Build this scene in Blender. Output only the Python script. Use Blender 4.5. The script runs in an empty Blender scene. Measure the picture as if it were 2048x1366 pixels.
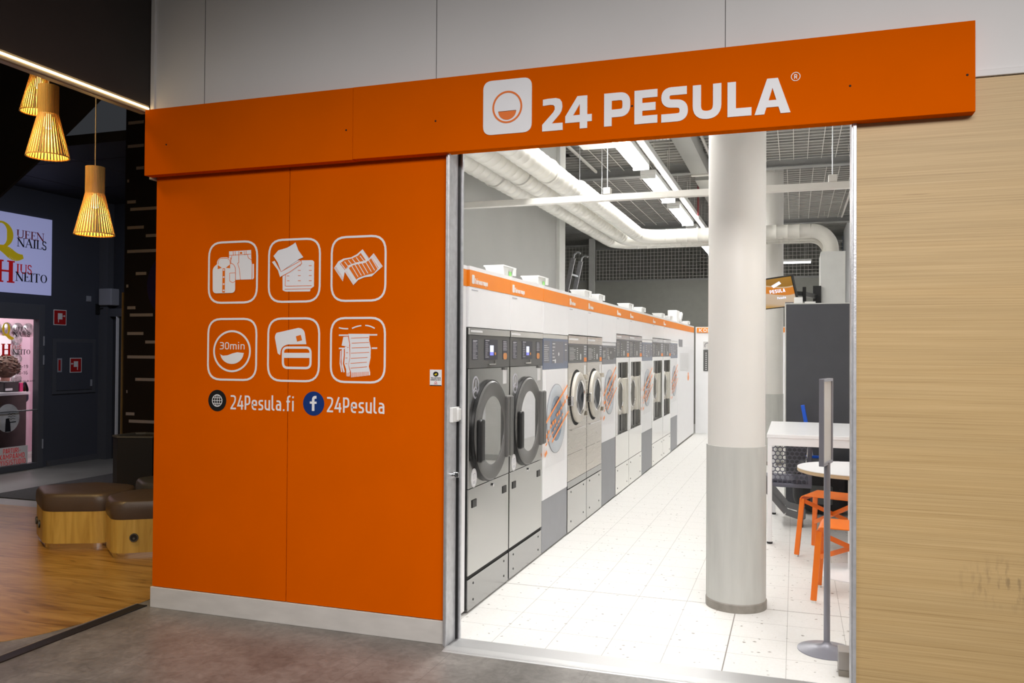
import bpy, bmesh, math, random
from mathutils import Vector, Matrix
random.seed(7)
PI = math.pi
SC = bpy.context.scene
COL = SC.collection

# ------------------------------------------------------------------ camera
cam_d = bpy.data.cameras.new('camera'); cam = bpy.data.objects.new('camera', cam_d); COL.objects.link(cam)
cam_d.sensor_fit = 'HORIZONTAL'; cam_d.sensor_width = 36.0
cam_d.lens = 36.0 * 1669.35 / 2048.0
cam_d.clip_start = 0.05; cam_d.clip_end = 100
_r = Vector((0.94700352, 0.32116056, 0.0063424)); _u = Vector((-0.00199557, -0.0138621, 0.99990193)); _f = Vector((-0.32121698, 0.9469233, 0.01248656))
_m = Matrix((( _r.x, _u.x, -_f.x, 0), (_r.y, _u.y, -_f.y, 0), (_r.z, _u.z, -_f.z, 1.5), (0, 0, 0, 1)))
cam.matrix_world = _m
SC.camera = cam

# ------------------------------------------------------------------ view, world, large lights
SC.view_settings.view_transform = 'Standard'; SC.view_settings.look = 'None'
SC.view_settings.gamma = 1.0; SC.view_settings.use_curve_mapping = False
SC.view_settings.exposure = 0.0
w = bpy.data.worlds.new('world'); SC.world = w; w.use_nodes = True
w.node_tree.nodes['Background'].inputs[0].default_value = (0.85, 0.9, 1.0, 1)
w.node_tree.nodes['Background'].inputs[1].default_value = 0.035

def area(name, loc, target, sx, sy, power, col=(1, 1, 1), spread=180):
    d = bpy.data.lights.new(name, 'AREA'); d.shape = 'RECTANGLE'; d.size = sx; d.size_y = sy
    d.energy = power; d.color = col; d.spread = math.radians(spread)
    o = bpy.data.objects.new(name, d); COL.objects.link(o); o.location = loc
    v = Vector(target) - Vector(loc); o.rotation_euler = v.to_track_quat('-Z', 'Y').to_euler()
    return o
# mall corridor ceiling lights behind and above the camera
area('corridor_light', (0.6, 0.4, 3.5), (-0.4, 3.3, 0.0), 2.2, 0.8, 74, (1.0, 0.955, 0.935), 118)
area('corridor_light_far', (2.4, 0.6, 3.5), (1.8, 3.3, 0.2), 1.6, 0.8, 28, (1.0, 0.955, 0.935), 125)
area('corridor_light_left', (-2.2, 0.8, 3.4), (-2.3, 3.2, 0.0), 1.2, 0.8, 27, (1.0, 0.955, 0.935), 112)
area('salon_wall_fill', (-6.9, 7.0, 3.4), (-8.6, 8.2, 0.7), 1.0, 0.8, 17, (0.82, 0.86, 1.0), 130)  # added fill for the salon wall and its floor, no lamp there
area('lounge_fill', (-4.9, 3.0, 4.2), (-5.3, 4.2, 0.0), 0.8, 0.8, 26, (1.0, 0.70, 0.30), 110)  # added warm fill over the lounge floor, in addition to the pendants
# added fill lights hidden behind the sign, brightening floor and first machines by the doorway
area('entrance_fill', (0.45, 4.4, 3.3), (0.3, 4.9, 0.0), 0.4, 0.6, 9, (1.0, 0.985, 0.96), 95)
area('entrance_fill_left', (-1.55, 4.55, 3.75), (-1.65, 5.5, 0.2), 0.3, 0.9, 15, (1.0, 0.985, 0.96), 100)

# ------------------------------------------------------------------ material helpers
def new_mat(name):
    m = bpy.data.materials.new(name); m.use_nodes = True
    return m, m.node_tree, m.node_tree.nodes['Principled BSDF']
def mat(name, col, rough=0.5, metal=0.0, noise=0.0, nscale=8.0, bump=0.0, bscale=60.0, emit=None, estr=0.0, spec=0.5, stretch=None, alpha=1.0, trans=0.0):
    m, nt, b = new_mat(name)
    b.inputs['Base Color'].default_value = (*col, 1); b.inputs['Roughness'].default_value = rough
    b.inputs['Metallic'].default_value = metal; b.inputs['Specular IOR Level'].default_value = spec
    b.inputs['Alpha'].default_value = alpha; b.inputs['Transmission Weight'].default_value = trans
    tc = nt.nodes.new('ShaderNodeTexCoord'); mp = nt.nodes.new('ShaderNodeMapping')
    nt.links.new(tc.outputs['Object'], mp.inputs[0])
    if stretch: mp.inputs['Scale'].default_value = stretch
    if noise > 0:
        n = nt.nodes.new('ShaderNodeTexNoise'); n.inputs['Scale'].default_value = nscale; n.inputs['Detail'].default_value = 6
        nt.links.new(mp.outputs[0], n.inputs['Vector'])
        r = nt.nodes.new('ShaderNodeValToRGB')
        r.color_ramp.elements[0].position = 0.3; r.color_ramp.elements[1].position = 0.7
        r.color_ramp.elements[0].color = (*[c * (1 - noise) for c in col], 1)
        r.color_ramp.elements[1].color = (*[min(1, c * (1 + noise)) for c in col], 1)
        nt.links.new(n.outputs[0], r.inputs[0]); nt.links.new(r.outputs[0], b.inputs['Base Color'])
    if bump > 0:
        n2 = nt.nodes.new('ShaderNodeTexNoise'); n2.inputs['Scale'].default_value = bscale
        nt.links.new(mp.outputs[0], n2.inputs['Vector'])
        bp = nt.nodes.new('ShaderNodeBump'); bp.inputs['Strength'].default_value = bump; bp.inputs['Distance'].default_value = 0.01
        nt.links.new(n2.outputs[0], bp.inputs['Height']); nt.links.new(bp.outputs[0], b.inputs['Normal'])
    if emit:
        b.inputs['Emission Color'].default_value = (*emit, 1); b.inputs['Emission Strength'].default_value = estr
    return m

def N(nt, t, **kw):
    n = nt.nodes.new(t)
    for k, v in kw.items():
        if k.startswith('i_'): n.inputs[k[2:].replace('_', ' ')].default_value = v
        else: setattr(n, k, v)
    return n
def coords(nt, scale=(1, 1, 1), loc=(0, 0, 0)):
    g = nt.nodes.new('ShaderNodeNewGeometry'); mp = nt.nodes.new('ShaderNodeMapping')
    mp.inputs['Scale'].default_value = scale; mp.inputs['Location'].default_value = loc
    nt.links.new(g.outputs['Position'], mp.inputs[0]); return mp.outputs[0]
def ramp(nt, src, stops):
    r = nt.nodes.new('ShaderNodeValToRGB'); e = r.color_ramp.elements
    while len(e) < len(stops): e.new(0.5)
    for i, (p, c) in enumerate(stops): e[i].position = p; e[i].color = (*c, 1)
    nt.links.new(src, r.inputs[0]); return r.outputs[0]
def mix(nt, fac, a, b, mode='MIX'):
    n = nt.nodes.new('ShaderNodeMix'); n.data_type = 'RGBA'; n.blend_type = mode
    for s, v in ((0, fac), (6, a), (7, b)):
        if hasattr(v, 'links'): nt.links.new(v, n.inputs[s])
        elif s == 0: n.inputs[0].default_value = v
        else: n.inputs[s].default_value = (*v, 1)
    return n.outputs[2]
def tile_lines(nt, pos, sx, sy, ox, oy, wid, axes=('X', 'Y')):
    """factor 1 on the joints of a sx by sy grid"""
    sep = nt.nodes.new('ShaderNodeSeparateXYZ'); nt.links.new(pos, sep.inputs[0])
    outs = []
    for ax, s, o in ((axes[0], sx, ox), (axes[1], sy, oy)):
        a = N(nt, 'ShaderNodeMath', operation='SUBTRACT'); nt.links.new(sep.outputs[ax], a.inputs[0]); a.inputs[1].default_value = o - s / 2
        p = N(nt, 'ShaderNodeMath', operation='FLOORED_MODULO'); nt.links.new(a.outputs[0], p.inputs[0]); p.inputs[1].default_value = s
        q = N(nt, 'ShaderNodeMath', operation='SUBTRACT'); nt.links.new(p.outputs[0], q.inputs[0]); q.inputs[1].default_value = s / 2
        r = N(nt, 'ShaderNodeMath', operation='ABSOLUTE'); nt.links.new(q.outputs[0], r.inputs[0])
        l = N(nt, 'ShaderNodeMath', operation='LESS_THAN'); nt.links.new(r.outputs[0], l.inputs[0]); l.inputs[1].default_value = wid
        outs.append(l.outputs[0])
    mx = N(nt, 'ShaderNodeMath', operation='MAXIMUM'); nt.links.new(outs[0], mx.inputs[0]); nt.links.new(outs[1], mx.inputs[1])
    return mx.outputs[0]

def mat_terrazzo():
    m, nt, b = new_mat('terrazzo_tiles'); p = coords(nt)
    v = N(nt, 'ShaderNodeTexVoronoi'); v.inputs['Scale'].default_value = 70; nt.links.new(p, v.inputs['Vector'])
    n = N(nt, 'ShaderNodeTexNoise'); n.inputs['Scale'].default_value = 16; n.inputs['Detail'].default_value = 3; nt.links.new(p, n.inputs['Vector'])
    base = ramp(nt, v.outputs['Distance'], [(0.0, (0.54, 0.51, 0.46)), (0.16, (0.69, 0.68, 0.65)), (1.0, (0.72, 0.71, 0.69))])
    n3 = N(nt, 'ShaderNodeTexNoise'); n3.inputs['Scale'].default_value = 38; n3.inputs['Detail'].default_value = 0; nt.links.new(p, n3.inputs['Vector'])
    sp = ramp(nt, n3.outputs[0], [(0.0, (0.35, 0.33, 0.3)), (0.205, (0.5, 0.48, 0.45)), (0.225, (1, 1, 1)), (1, (1, 1, 1))])
    c1 = mix(nt, 1.0, base, sp, 'MULTIPLY')
    l = tile_lines(nt, p, 0.289, 0.268, -1.483, 4.33, 0.0013)
    c2 = mix(nt, l, c1, (0.34, 0.33, 0.30))
    l2 = tile_lines(nt, p, 50, 50, -0.325, 5.143, 0.0028)
    c3 = mix(nt, l2, c2, (0.22, 0.2, 0.18))
    nt.links.new(c3, b.inputs['Base Color']); b.inputs['Roughness'].default_value = 0.5; b.inputs['Specular IOR Level'].default_value = 0.3
    return m
def mat_stone():
    m, nt, b = new_mat('grey_stone_vinyl'); p = coords(nt, (1, 1, 1))
    n = N(nt, 'ShaderNodeTexNoise'); n.inputs['Scale'].default_value = 3.5; n.inputs['Detail'].default_value = 8; n.inputs['Distortion'].default_value = 0.6; nt.links.new(p, n.inputs['Vector'])
    n2 = N(nt, 'ShaderNodeTexNoise'); n2.inputs['Scale'].default_value = 22; n2.inputs['Detail'].default_value = 8; n2.inputs['Distortion'].default_value = 1.0; nt.links.new(p, n2.inputs['Vector'])
    a = ramp(nt, n.outputs[0], [(0.3, (0.125, 0.117, 0.107)), (0.7, (0.225, 0.213, 0.198))])
    c = ramp(nt, n2.outputs[0], [(0.3, (0.78, 0.78, 0.78)), (0.72, (1.22, 1.22, 1.22))])
    d = mix(nt, 1.0, a, c, 'MULTIPLY')
    l = tile_lines(nt, p, 0.352, 0.64, -0.916, 3.63, 0.0012)
    e = mix(nt, l, d, (0.11, 0.105, 0.1))
    nt.links.new(e, b.inputs['Base Color']); b.inputs['Roughness'].default_value = 0.36
    bp = N(nt, 'ShaderNodeBump'); bp.inputs['Strength'].default_value = 0.12; bp.inputs['Distance'].default_value = 0.01
    nt.links.new(n2.outputs[0], bp.inputs['Height']); nt.links.new(bp.outputs[0], b.inputs['Normal'])
    return m
def mat_woodfloor():
    m, nt, b = new_mat('oak_vinyl_planks'); p = coords(nt, (1.2, 9, 1))
    n = N(nt, 'ShaderNodeTexNoise'); n.inputs['Scale'].default_value = 1.6; n.inputs['Detail'].default_value = 9; n.inputs['Distortion'].default_value = 1.4; nt.links.new(p, n.inputs['Vector'])
    a = ramp(nt, n.outputs[0], [(0.28, (0.17, 0.075, 0.012)), (0.45, (0.34, 0.175, 0.035)), (0.7, (0.48, 0.275, 0.075))])
    p2 = coords(nt, (5, 16, 1)); k = N(nt, 'ShaderNodeTexNoise'); k.inputs['Scale'].default_value = 0.9; k.inputs['Detail'].default_value = 2; nt.links.new(p2, k.inputs['Vector'])
    kn = ramp(nt, k.outputs[0], [(0.0, (0.35, 0.3, 0.25)), (0.27, (0.5, 0.45, 0.4)), (0.33, (1, 1, 1)), (1, (1, 1, 1))])
    c = mix(nt, 1.0, a, kn, 'MULTIPLY')
    p3 = coords(nt)
    l = tile_lines(nt, p3, 1.3, 0.18, 0.2, 0.07, 0.0009)
    d = mix(nt, l, c, (0.10, 0.05, 0.02))
    nt.links.new(d, b.inputs['Base Color']); b.inputs['Roughness'].default_value = 0.3
    return m
def mat_plywall():
    m, nt, b = new_mat('oak_veneer_wall'); p = coords(nt, (0.8, 1, 150))
    n = N(nt, 'ShaderNodeTexNoise'); n.inputs['Scale'].default_value = 1.3; n.inputs['Detail'].default_value = 10; n.inputs['Roughness'].default_value = 0.7; nt.links.new(p, n.inputs['Vector'])
    a = ramp(nt, n.outputs[0], [(0.27, (0.30, 0.19, 0.075)), (0.40, (0.47, 0.32, 0.14)), (0.6, (0.56, 0.395, 0.19)), (0.8, (0.64, 0.47, 0.25))])
    p1 = coords(nt, (0.5, 1, 9)); n1 = N(nt, 'ShaderNodeTexNoise'); n1.inputs['Scale'].default_value = 1.5; n1.inputs['Detail'].default_value = 5; nt.links.new(p1, n1.inputs['Vector'])
    a2 = ramp(nt, n1.outputs[0], [(0.3, (0.93, 0.93, 0.92)), (0.7, (1.05, 1.04, 1.02))])
    a = mix(nt, 1.0, a, a2, 'MULTIPLY')
    p2 = coords(nt, (2.6, 1, 150)); k = N(nt, 'ShaderNodeTexNoise'); k.inputs['Scale'].default_value = 1.0; k.inputs['Detail'].default_value = 1; nt.links.new(p2, k.inputs['Vector'])
    kn = ramp(nt, k.outputs[0], [(0.0, (0.5, 0.43, 0.35)), (0.205, (0.62, 0.55, 0.47)), (0.24, (1, 1, 1)), (1, (1, 1, 1))])
    c = mix(nt, 1.0, a, kn, 'MULTIPLY')
    # scuffed patch low on the right where chairs rub
    p3 = coords(nt, (30, 1, 9)); s = N(nt, 'ShaderNodeTexNoise'); s.inputs['Scale'].default_value = 1.6; s.inputs['Detail'].default_value = 5; nt.links.new(p3, s.inputs['Vector'])
    sc = ramp(nt, s.outputs[0], [(0.5, (0, 0, 0)), (0.66, (1, 1, 1))])
    pc = coords(nt, (1 / 0.26, 0, 1 / 0.13), (-0.88 / 0.26, 0, -0.55 / 0.13)); ln = N(nt, 'ShaderNodeVectorMath', operation='LENGTH'); nt.links.new(pc, ln.inputs[0])
    fall = ramp(nt, ln.outputs['Value'], [(0.25, (0.5, 0.5, 0.5)), (1.0, (0, 0, 0))])
    f = N(nt, 'ShaderNodeMath', operation='MULTIPLY'); nt.links.new(sc, f.inputs[0]); nt.links.new(fall, f.inputs[1])
    d = mix(nt, f.outputs[0], c, (0.16, 0.11, 0.06))
    nt.links.new(d, b.inputs['Base Color']); b.inputs['Roughness'].default_value = 0.5
    return m
def mat_steel(name, col, rough=0.22, aniso=(1, 1, 60)):
    m, nt, b = new_mat(name); b.inputs['Metallic'].default_value = 1.0
    b.inputs['Base Color'].default_value = (*col, 1)
    p = coords(nt, aniso); n = N(nt, 'ShaderNodeTexNoise'); n.inputs['Scale'].default_value = 6; n.inputs['Detail'].default_value = 4; nt.links.new(p, n.inputs['Vector'])
    mr = N(nt, 'ShaderNodeMapRange'); mr.inputs['To Min'].default_value = rough - 0.05; mr.inputs['To Max'].default_value = rough + 0.07
    nt.links.new(n.outputs[0], mr.inputs[0]); nt.links.new(mr.outputs[0], b.inputs['Roughness'])
    return m
def mat_stoolwood():
    m, nt, b = new_mat('oak_veneer_seat'); p = coords(nt, (14, 14, 1.2))
    n = N(nt, 'ShaderNodeTexNoise'); n.inputs['Scale'].default_value = 1.5; n.inputs['Detail'].default_value = 8; n.inputs['Distortion'].default_value = 0.8; nt.links.new(p, n.inputs['Vector'])
    a = ramp(nt, n.outputs[0], [(0.3, (0.46, 0.27, 0.05)), (0.6, (0.62, 0.40, 0.09)), (0.8, (0.68, 0.45, 0.12))])
    nt.links.new(a, b.inputs['Base Color']); b.inputs['Roughness'].default_value = 0.4
    return m
def mat_screen():
    m, nt, b = new_mat('tv_picture')
    tc = N(nt, 'ShaderNodeTexCoord'); sep = N(nt, 'ShaderNodeSeparateXYZ'); nt.links.new(tc.outputs['Object'], sep.inputs[0])
    wv = N(nt, 'ShaderNodeMath', operation='SINE'); mu = N(nt, 'ShaderNodeMath', operation='MULTIPLY'); mu.inputs[1].default_value = 9.0
    nt.links.new(sep.outputs['X'], mu.inputs[0]); nt.links.new(mu.outputs[0], wv.inputs[0])
    m2 = N(nt, 'ShaderNodeMath', operation='MULTIPLY_ADD'); m2.inputs[1].default_value = 0.025; nt.links.new(wv.outputs[0], m2.inputs[0]); nt.links.new(sep.outputs['Z'], m2.inputs[2])
    mr = N(nt, 'ShaderNodeMapRange'); mr.inputs['From Min'].default_value = -0.18; mr.inputs['From Max'].default_value = 0.18; nt.links.new(m2.outputs[0], mr.inputs[0])
    c = ramp(nt, mr.outputs[0], [(0.0, (0.75, 0.42, 0.10)), (0.13, (0.80, 0.60, 0.42)), (0.44, (0.86, 0.66, 0.48)), (0.47, (0.95, 0.28, 0.01)), (0.68, (0.95, 0.30, 0.01)), (0.71, (0.95, 0.75, 0.5)), (0.74, (0.42, 0.19, 0.005)), (1.0, (0.5, 0.24, 0.01))])
    nt.links.new(c, b.inputs['Emission Color']); b.inputs['Emission Strength'].default_value = 0.62
    b.inputs['Base Color'].default_value = (0.05, 0.04, 0.03, 1); b.inputs['Roughness'].default_value = 0.15
    return m
def mat_glass(name, tint=(1, 1, 1), refl=0.12):
    m = bpy.data.materials.new(name); m.use_nodes = True; nt = m.node_tree; nt.nodes.clear()
    o = N(nt, 'ShaderNodeOutputMaterial'); t = N(nt, 'ShaderNodeBsdfTransparent'); g = N(nt, 'ShaderNodeBsdfGlossy'); x = N(nt, 'ShaderNodeMixShader')
    t.inputs[0].default_value = (*tint, 1); g.inputs['Roughness'].default_value = 0.02; x.inputs[0].default_value = refl
    nt.links.new(t.outputs[0], x.inputs[1]); nt.links.new(g.outputs[0], x.inputs[2]); nt.links.new(x.outputs[0], o.inputs[0])
    return m

ORANGE = (0.80, 0.145, 0.0)
M = dict(
 orange=mat('orange_laminate', (0.67, 0.104, 0.0), 0.55, noise=0.03, nscale=3, spec=0.0),
 orange_line=mat('orange_cut_line', (0.78, 0.155, 0.0), 0.5),
 decal=mat('white_vinyl_decal', (0.80, 0.80, 0.82), 0.5, noise=0.02),
 seam=mat('panel_seam_dark', (0.03, 0.012, 0.004), 0.8),
 whitewall=mat('white_facade_panel', (0.70, 0.69, 0.68), 0.55, noise=0.02, nscale=2),
 whiteline=mat('facade_seam_grey', (0.12, 0.11, 0.11), 0.8),
 base=mat('baseboard_grey_white', (0.58, 0.56, 0.53), 0.5, noise=0.07, nscale=3, stretch=(2, 1, 6)),
 darkedge=mat('dark_gap', (0.015, 0.013, 0.012), 0.9),
 galv=mat('galvanised_steel', (0.60, 0.61, 0.63), 0.38, metal=0.55, noise=0.10, nscale=30, bump=0.1, bscale=120),
 alu=mat_steel('aluminium_threshold', (0.50, 0.50, 0.50), 0.5, (3, 40, 40)),
 terrazzo=mat_terrazzo(), stone=mat_stone(), woodfloor=mat_woodfloor(), ply=mat_plywall(),
 innerwhite=mat('white_laminate', (0.92, 0.92, 0.93), 0.35, noise=0.01),
 innergrey=mat('grey_painted_wall', (0.40, 0.40, 0.38), 0.7, noise=0.04, nscale=1.5),
 innerlight=mat('pale_painted_wall', (0.62, 0.62, 0.59), 0.7, noise=0.03),
 fargrey=mat('far_wall_grey', (0.30, 0.30, 0.27), 0.8, noise=0.04),
 band=mat('orange_band', (0.93, 0.27, 0.012), 0.4, noise=0.01),
 deck=mat('ceiling_deck_metal', (0.27, 0.26, 0.24), 0.6, noise=0.06),
 beamgrey=mat('painted_beam_grey', (0.30, 0.30, 0.29), 0.5, noise=0.05),
 wire=mat('white_wire', (0.62, 0.60, 0.56), 0.5, noise=0.02),
 duct=mat('white_painted_duct', (0.66, 0.64, 0.58), 0.45, noise=0.05, nscale=3),
 beam=mat('white_painted_beam', (0.68, 0.66, 0.61), 0.45, noise=0.03),
 column=mat('white_column_paint', (0.72, 0.70, 0.66), 0.38, noise=0.03, nscale=2),
 columngrey=mat('pale_grey_column_sleeve', (0.50, 0.50, 0.47), 0.42, noise=0.06, nscale=5, stretch=(4, 4, 0.6)),
 rubber=mat('grey_brown_base_ring', (0.25, 0.23, 0.20), 0.5, noise=0.15, nscale=20),
 steel=mat_steel('brushed_stainless', (0.50, 0.50, 0.485), 0.15),
 steel_dark=mat_steel('dark_stainless_plinth', (0.38, 0.38, 0.375), 0.2),
 steel_warm=mat_steel('warm_stainless', (0.62, 0.585, 0.53), 0.25),
 steel_light=mat_steel('light_stainless', (0.80, 0.80, 0.77), 0.18),
 ctrl=mat('dark_grey_control', (0.105, 0.105, 0.10), 0.4, noise=0.02),
 ctrlblue=mat('slate_blue_control', (0.13, 0.16, 0.24), 0.3, noise=0.05),
 ctrlslate=mat('slate_grey_control', (0.17, 0.17, 0.19), 0.35, noise=0.03),
 decaldark=mat('dark_label', (0.045, 0.045, 0.06), 0.4),
 printgrey=mat('grey_print', (0.42, 0.42, 0.46), 0.5),
 ring=mat('dark_grey_door_ring', (0.115, 0.113, 0.108), 0.32, noise=0.03),
 black=mat('black_plastic', (0.012, 0.012, 0.012), 0.4),
 blackgap=mat('black_rubber', (0.01, 0.01, 0.01), 0.7),
 beige=mat('beige_door_casting', (0.60, 0.57, 0.50), 0.35, noise=0.03),
 chrome=mat_steel('chrome', (0.85, 0.85, 0.86), 0.08),
 recessgrey=mat('grey_recess', (0.30, 0.30, 0.29), 0.4, metal=0.3),
 drum=mat_steel('drum_steel', (0.80, 0.80, 0.80), 0.25),
 glass=mat_glass('door_glass', (0.92, 0.93, 0.95), 0.9),
 glassdark=mat('smoked_glass', (0.03, 0.035, 0.045), 0.06, spec=0.9),
 glassblue=mat('blue_grey_porthole', (0.16, 0.24, 0.34), 0.12, spec=0.8, noise=0.35, nscale=5),
 silver=mat('silver_ring', (0.52, 0.56, 0.60), 0.35, noise=0.05),
 plinthgrey=mat('grey_plinth', (0.30, 0.31, 0.33), 0.45, noise=0.03),
 tape=mat('orange_tape', (0.95, 0.30, 0.06), 0.5),
 lcd=mat('lit_display', (0.5, 0.55, 0.7), 0.3, emit=(0.72, 0.78, 1.0), estr=0.9),
 lcdblue=mat('lit_display_blue', (0.1, 0.1, 0.4), 0.3, emit=(0.20, 0.22, 0.85), estr=0.9),
 orangelabel=mat('copper_orange_label', (0.62, 0.27, 0.09), 0.5),
 paper=mat('white_paper', (0.78, 0.78, 0.78), 0.6),
 tray=mat('white_plastic_tray', (0.80, 0.80, 0.78), 0.4),
 green=mat('green_label', (0.3, 0.75, 0.2), 0.5),
 tube=mat('fluorescent_diffuser', (0.9, 0.9, 0.9), 0.4, emit=(1.0, 0.985, 0.955), estr=58),
 tubefar=mat('distant_fluorescent_diffuser', (0.9, 0.9, 0.9), 0.4, emit=(1.0, 0.985, 0.955), estr=2.0),
 fixture=mat('white_fixture', (0.78, 0.78, 0.76), 0.4),
 redpipe=mat('dark_red_pipe', (0.20, 0.03, 0.035), 0.4),
 charcoal=mat('charcoal_laminate', (0.063, 0.065, 0.075), 0.45, noise=0.04),
 tablewhite=mat('white_table', (0.84, 0.84, 0.85), 0.3, noise=0.005),
 plyedge=mat('plywood_edge', (0.50, 0.37, 0.22), 0.5, noise=0.2, nscale=4, stretch=(1, 1, 80)),
 stoolorange=mat('orange_lacquer', (0.88, 0.19, 0.012), 0.33),
 standgrey=mat('grey_metal_paint', (0.26, 0.26, 0.30), 0.35, metal=0.3),
 paleprint=mat('pale_print', (0.62, 0.60, 0.58), 0.5, noise=0.04),
 chairgrey=mat('grey_violet_plastic', (0.12, 0.12, 0.155), 0.4),
 chairframe=mat('dark_grey_frame', (0.13, 0.135, 0.14), 0.4),
 bag=mat('black_fabric', (0.02, 0.02, 0.022), 0.6, bump=0.3, bscale=40),
 baggrey=mat('grey_fabric_patch', (0.12, 0.13, 0.13), 0.7),
 blue=mat('blue_plastic', (0.01, 0.10, 0.62), 0.35),
 darkwall=mat('dark_blue_grey_wall', (0.062, 0.068, 0.088), 0.5, noise=0.04, nscale=2),
 darkrecess=mat('dark_recess_wall', (0.028, 0.031, 0.040), 0.6, noise=0.05),
 darkframe=mat('dark_grey_door_frame', (0.085, 0.09, 0.105), 0.4, noise=0.03),
 darkceil=mat('dark_ceiling', (0.026, 0.027, 0.031), 0.6, noise=0.08),
 fascia=mat('dark_brown_fascia', (0.030, 0.023, 0.020), 0.6, noise=0.15, nscale=1.5),
 slope=mat('dark_soffit', (0.030, 0.029, 0.028), 0.6, noise=0.08),
 brown=mat('dark_brown_panel', (0.009, 0.006, 0.005), 0.45, noise=0.15),
 bar=mat('taupe_inlay', (0.27, 0.25, 0.29), 0.5),
 navy=mat('navy_disc', (0.012, 0.008, 0.06), 0.4),
 brass=mat('brass_edge', (0.40, 0.27, 0.12), 0.35, metal=0.5, noise=0.35, nscale=2),
 led=mat('led_line', (1, 0.8, 0.5), 0.5, emit=(1.0, 0.70, 0.30), estr=8),
 ledch=mat('led_channel', (0.30, 0.26, 0.2), 0.4),
 pendant=mat('birch_slats', (0.66, 0.43, 0.15), 0.5, noise=0.08),
 cord=mat('pale_cord', (0.55, 0.45, 0.36), 0.5),
 cushion=mat('brown_leatherette', (0.085, 0.058, 0.042), 0.42, noise=0.06, bump=0.08, bscale=90),
 cushiongrey=mat('grey_leatherette', (0.06, 0.058, 0.06), 0.45, noise=0.06),
 stoolwood=mat_stoolwood(),
 mat_dark=mat('ribbed_entrance_mat', (0.045, 0.042, 0.042), 0.85, noise=0.25, nscale=40),
 greyfloor=mat('grey_concrete_floor', (0.21, 0.205, 0.19), 0.4, noise=0.2, nscale=1.6),
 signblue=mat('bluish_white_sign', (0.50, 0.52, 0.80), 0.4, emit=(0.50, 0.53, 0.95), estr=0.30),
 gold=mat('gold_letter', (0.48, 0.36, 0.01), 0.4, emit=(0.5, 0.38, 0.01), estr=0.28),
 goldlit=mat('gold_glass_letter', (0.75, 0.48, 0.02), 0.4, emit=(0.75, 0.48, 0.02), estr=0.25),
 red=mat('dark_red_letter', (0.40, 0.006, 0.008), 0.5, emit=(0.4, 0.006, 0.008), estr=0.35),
 redsign=mat('red_safety_sign', (0.45, 0.010, 0.010), 0.4),
 letterblack=mat('black_letter', (0.012, 0.012, 0.016), 0.5),
 pink=mat('pink_wall', (0.80, 0.60, 0.66), 0.6),
 pinkdark=mat('mauve_wall', (0.50, 0.33, 0.40), 0.6),
 counterbrown=mat('dark_brown_counter', (0.045, 0.028, 0.024), 0.4, noise=0.25, nscale=9),
 mirror=mat_steel('mirror', (0.9, 0.9, 0.9), 0.03),
 hair=mat('brown_hair', (0.09, 0.05, 0.03), 0.6, noise=0.6, nscale=30),
 skin=mat('skin', (0.55, 0.34, 0.25), 0.5),
 jacket=mat('navy_jacket', (0.02, 0.025, 0.05), 0.7),
 speckle=mat('silver_ornament', (0.45, 0.43, 0.44), 0.3, metal=0.6, noise=0.6, nscale=14),
 fbblue=mat('blue_disc', (0.008, 0.035, 0.18), 0.4),
 speaker=mat('pale_grey_casing', (0.33, 0.34, 0.38), 0.5),
 greystone2=mat('steel_block', (0.36, 0.34, 0.32), 0.45, metal=0.2, noise=0.08),
)

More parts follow.
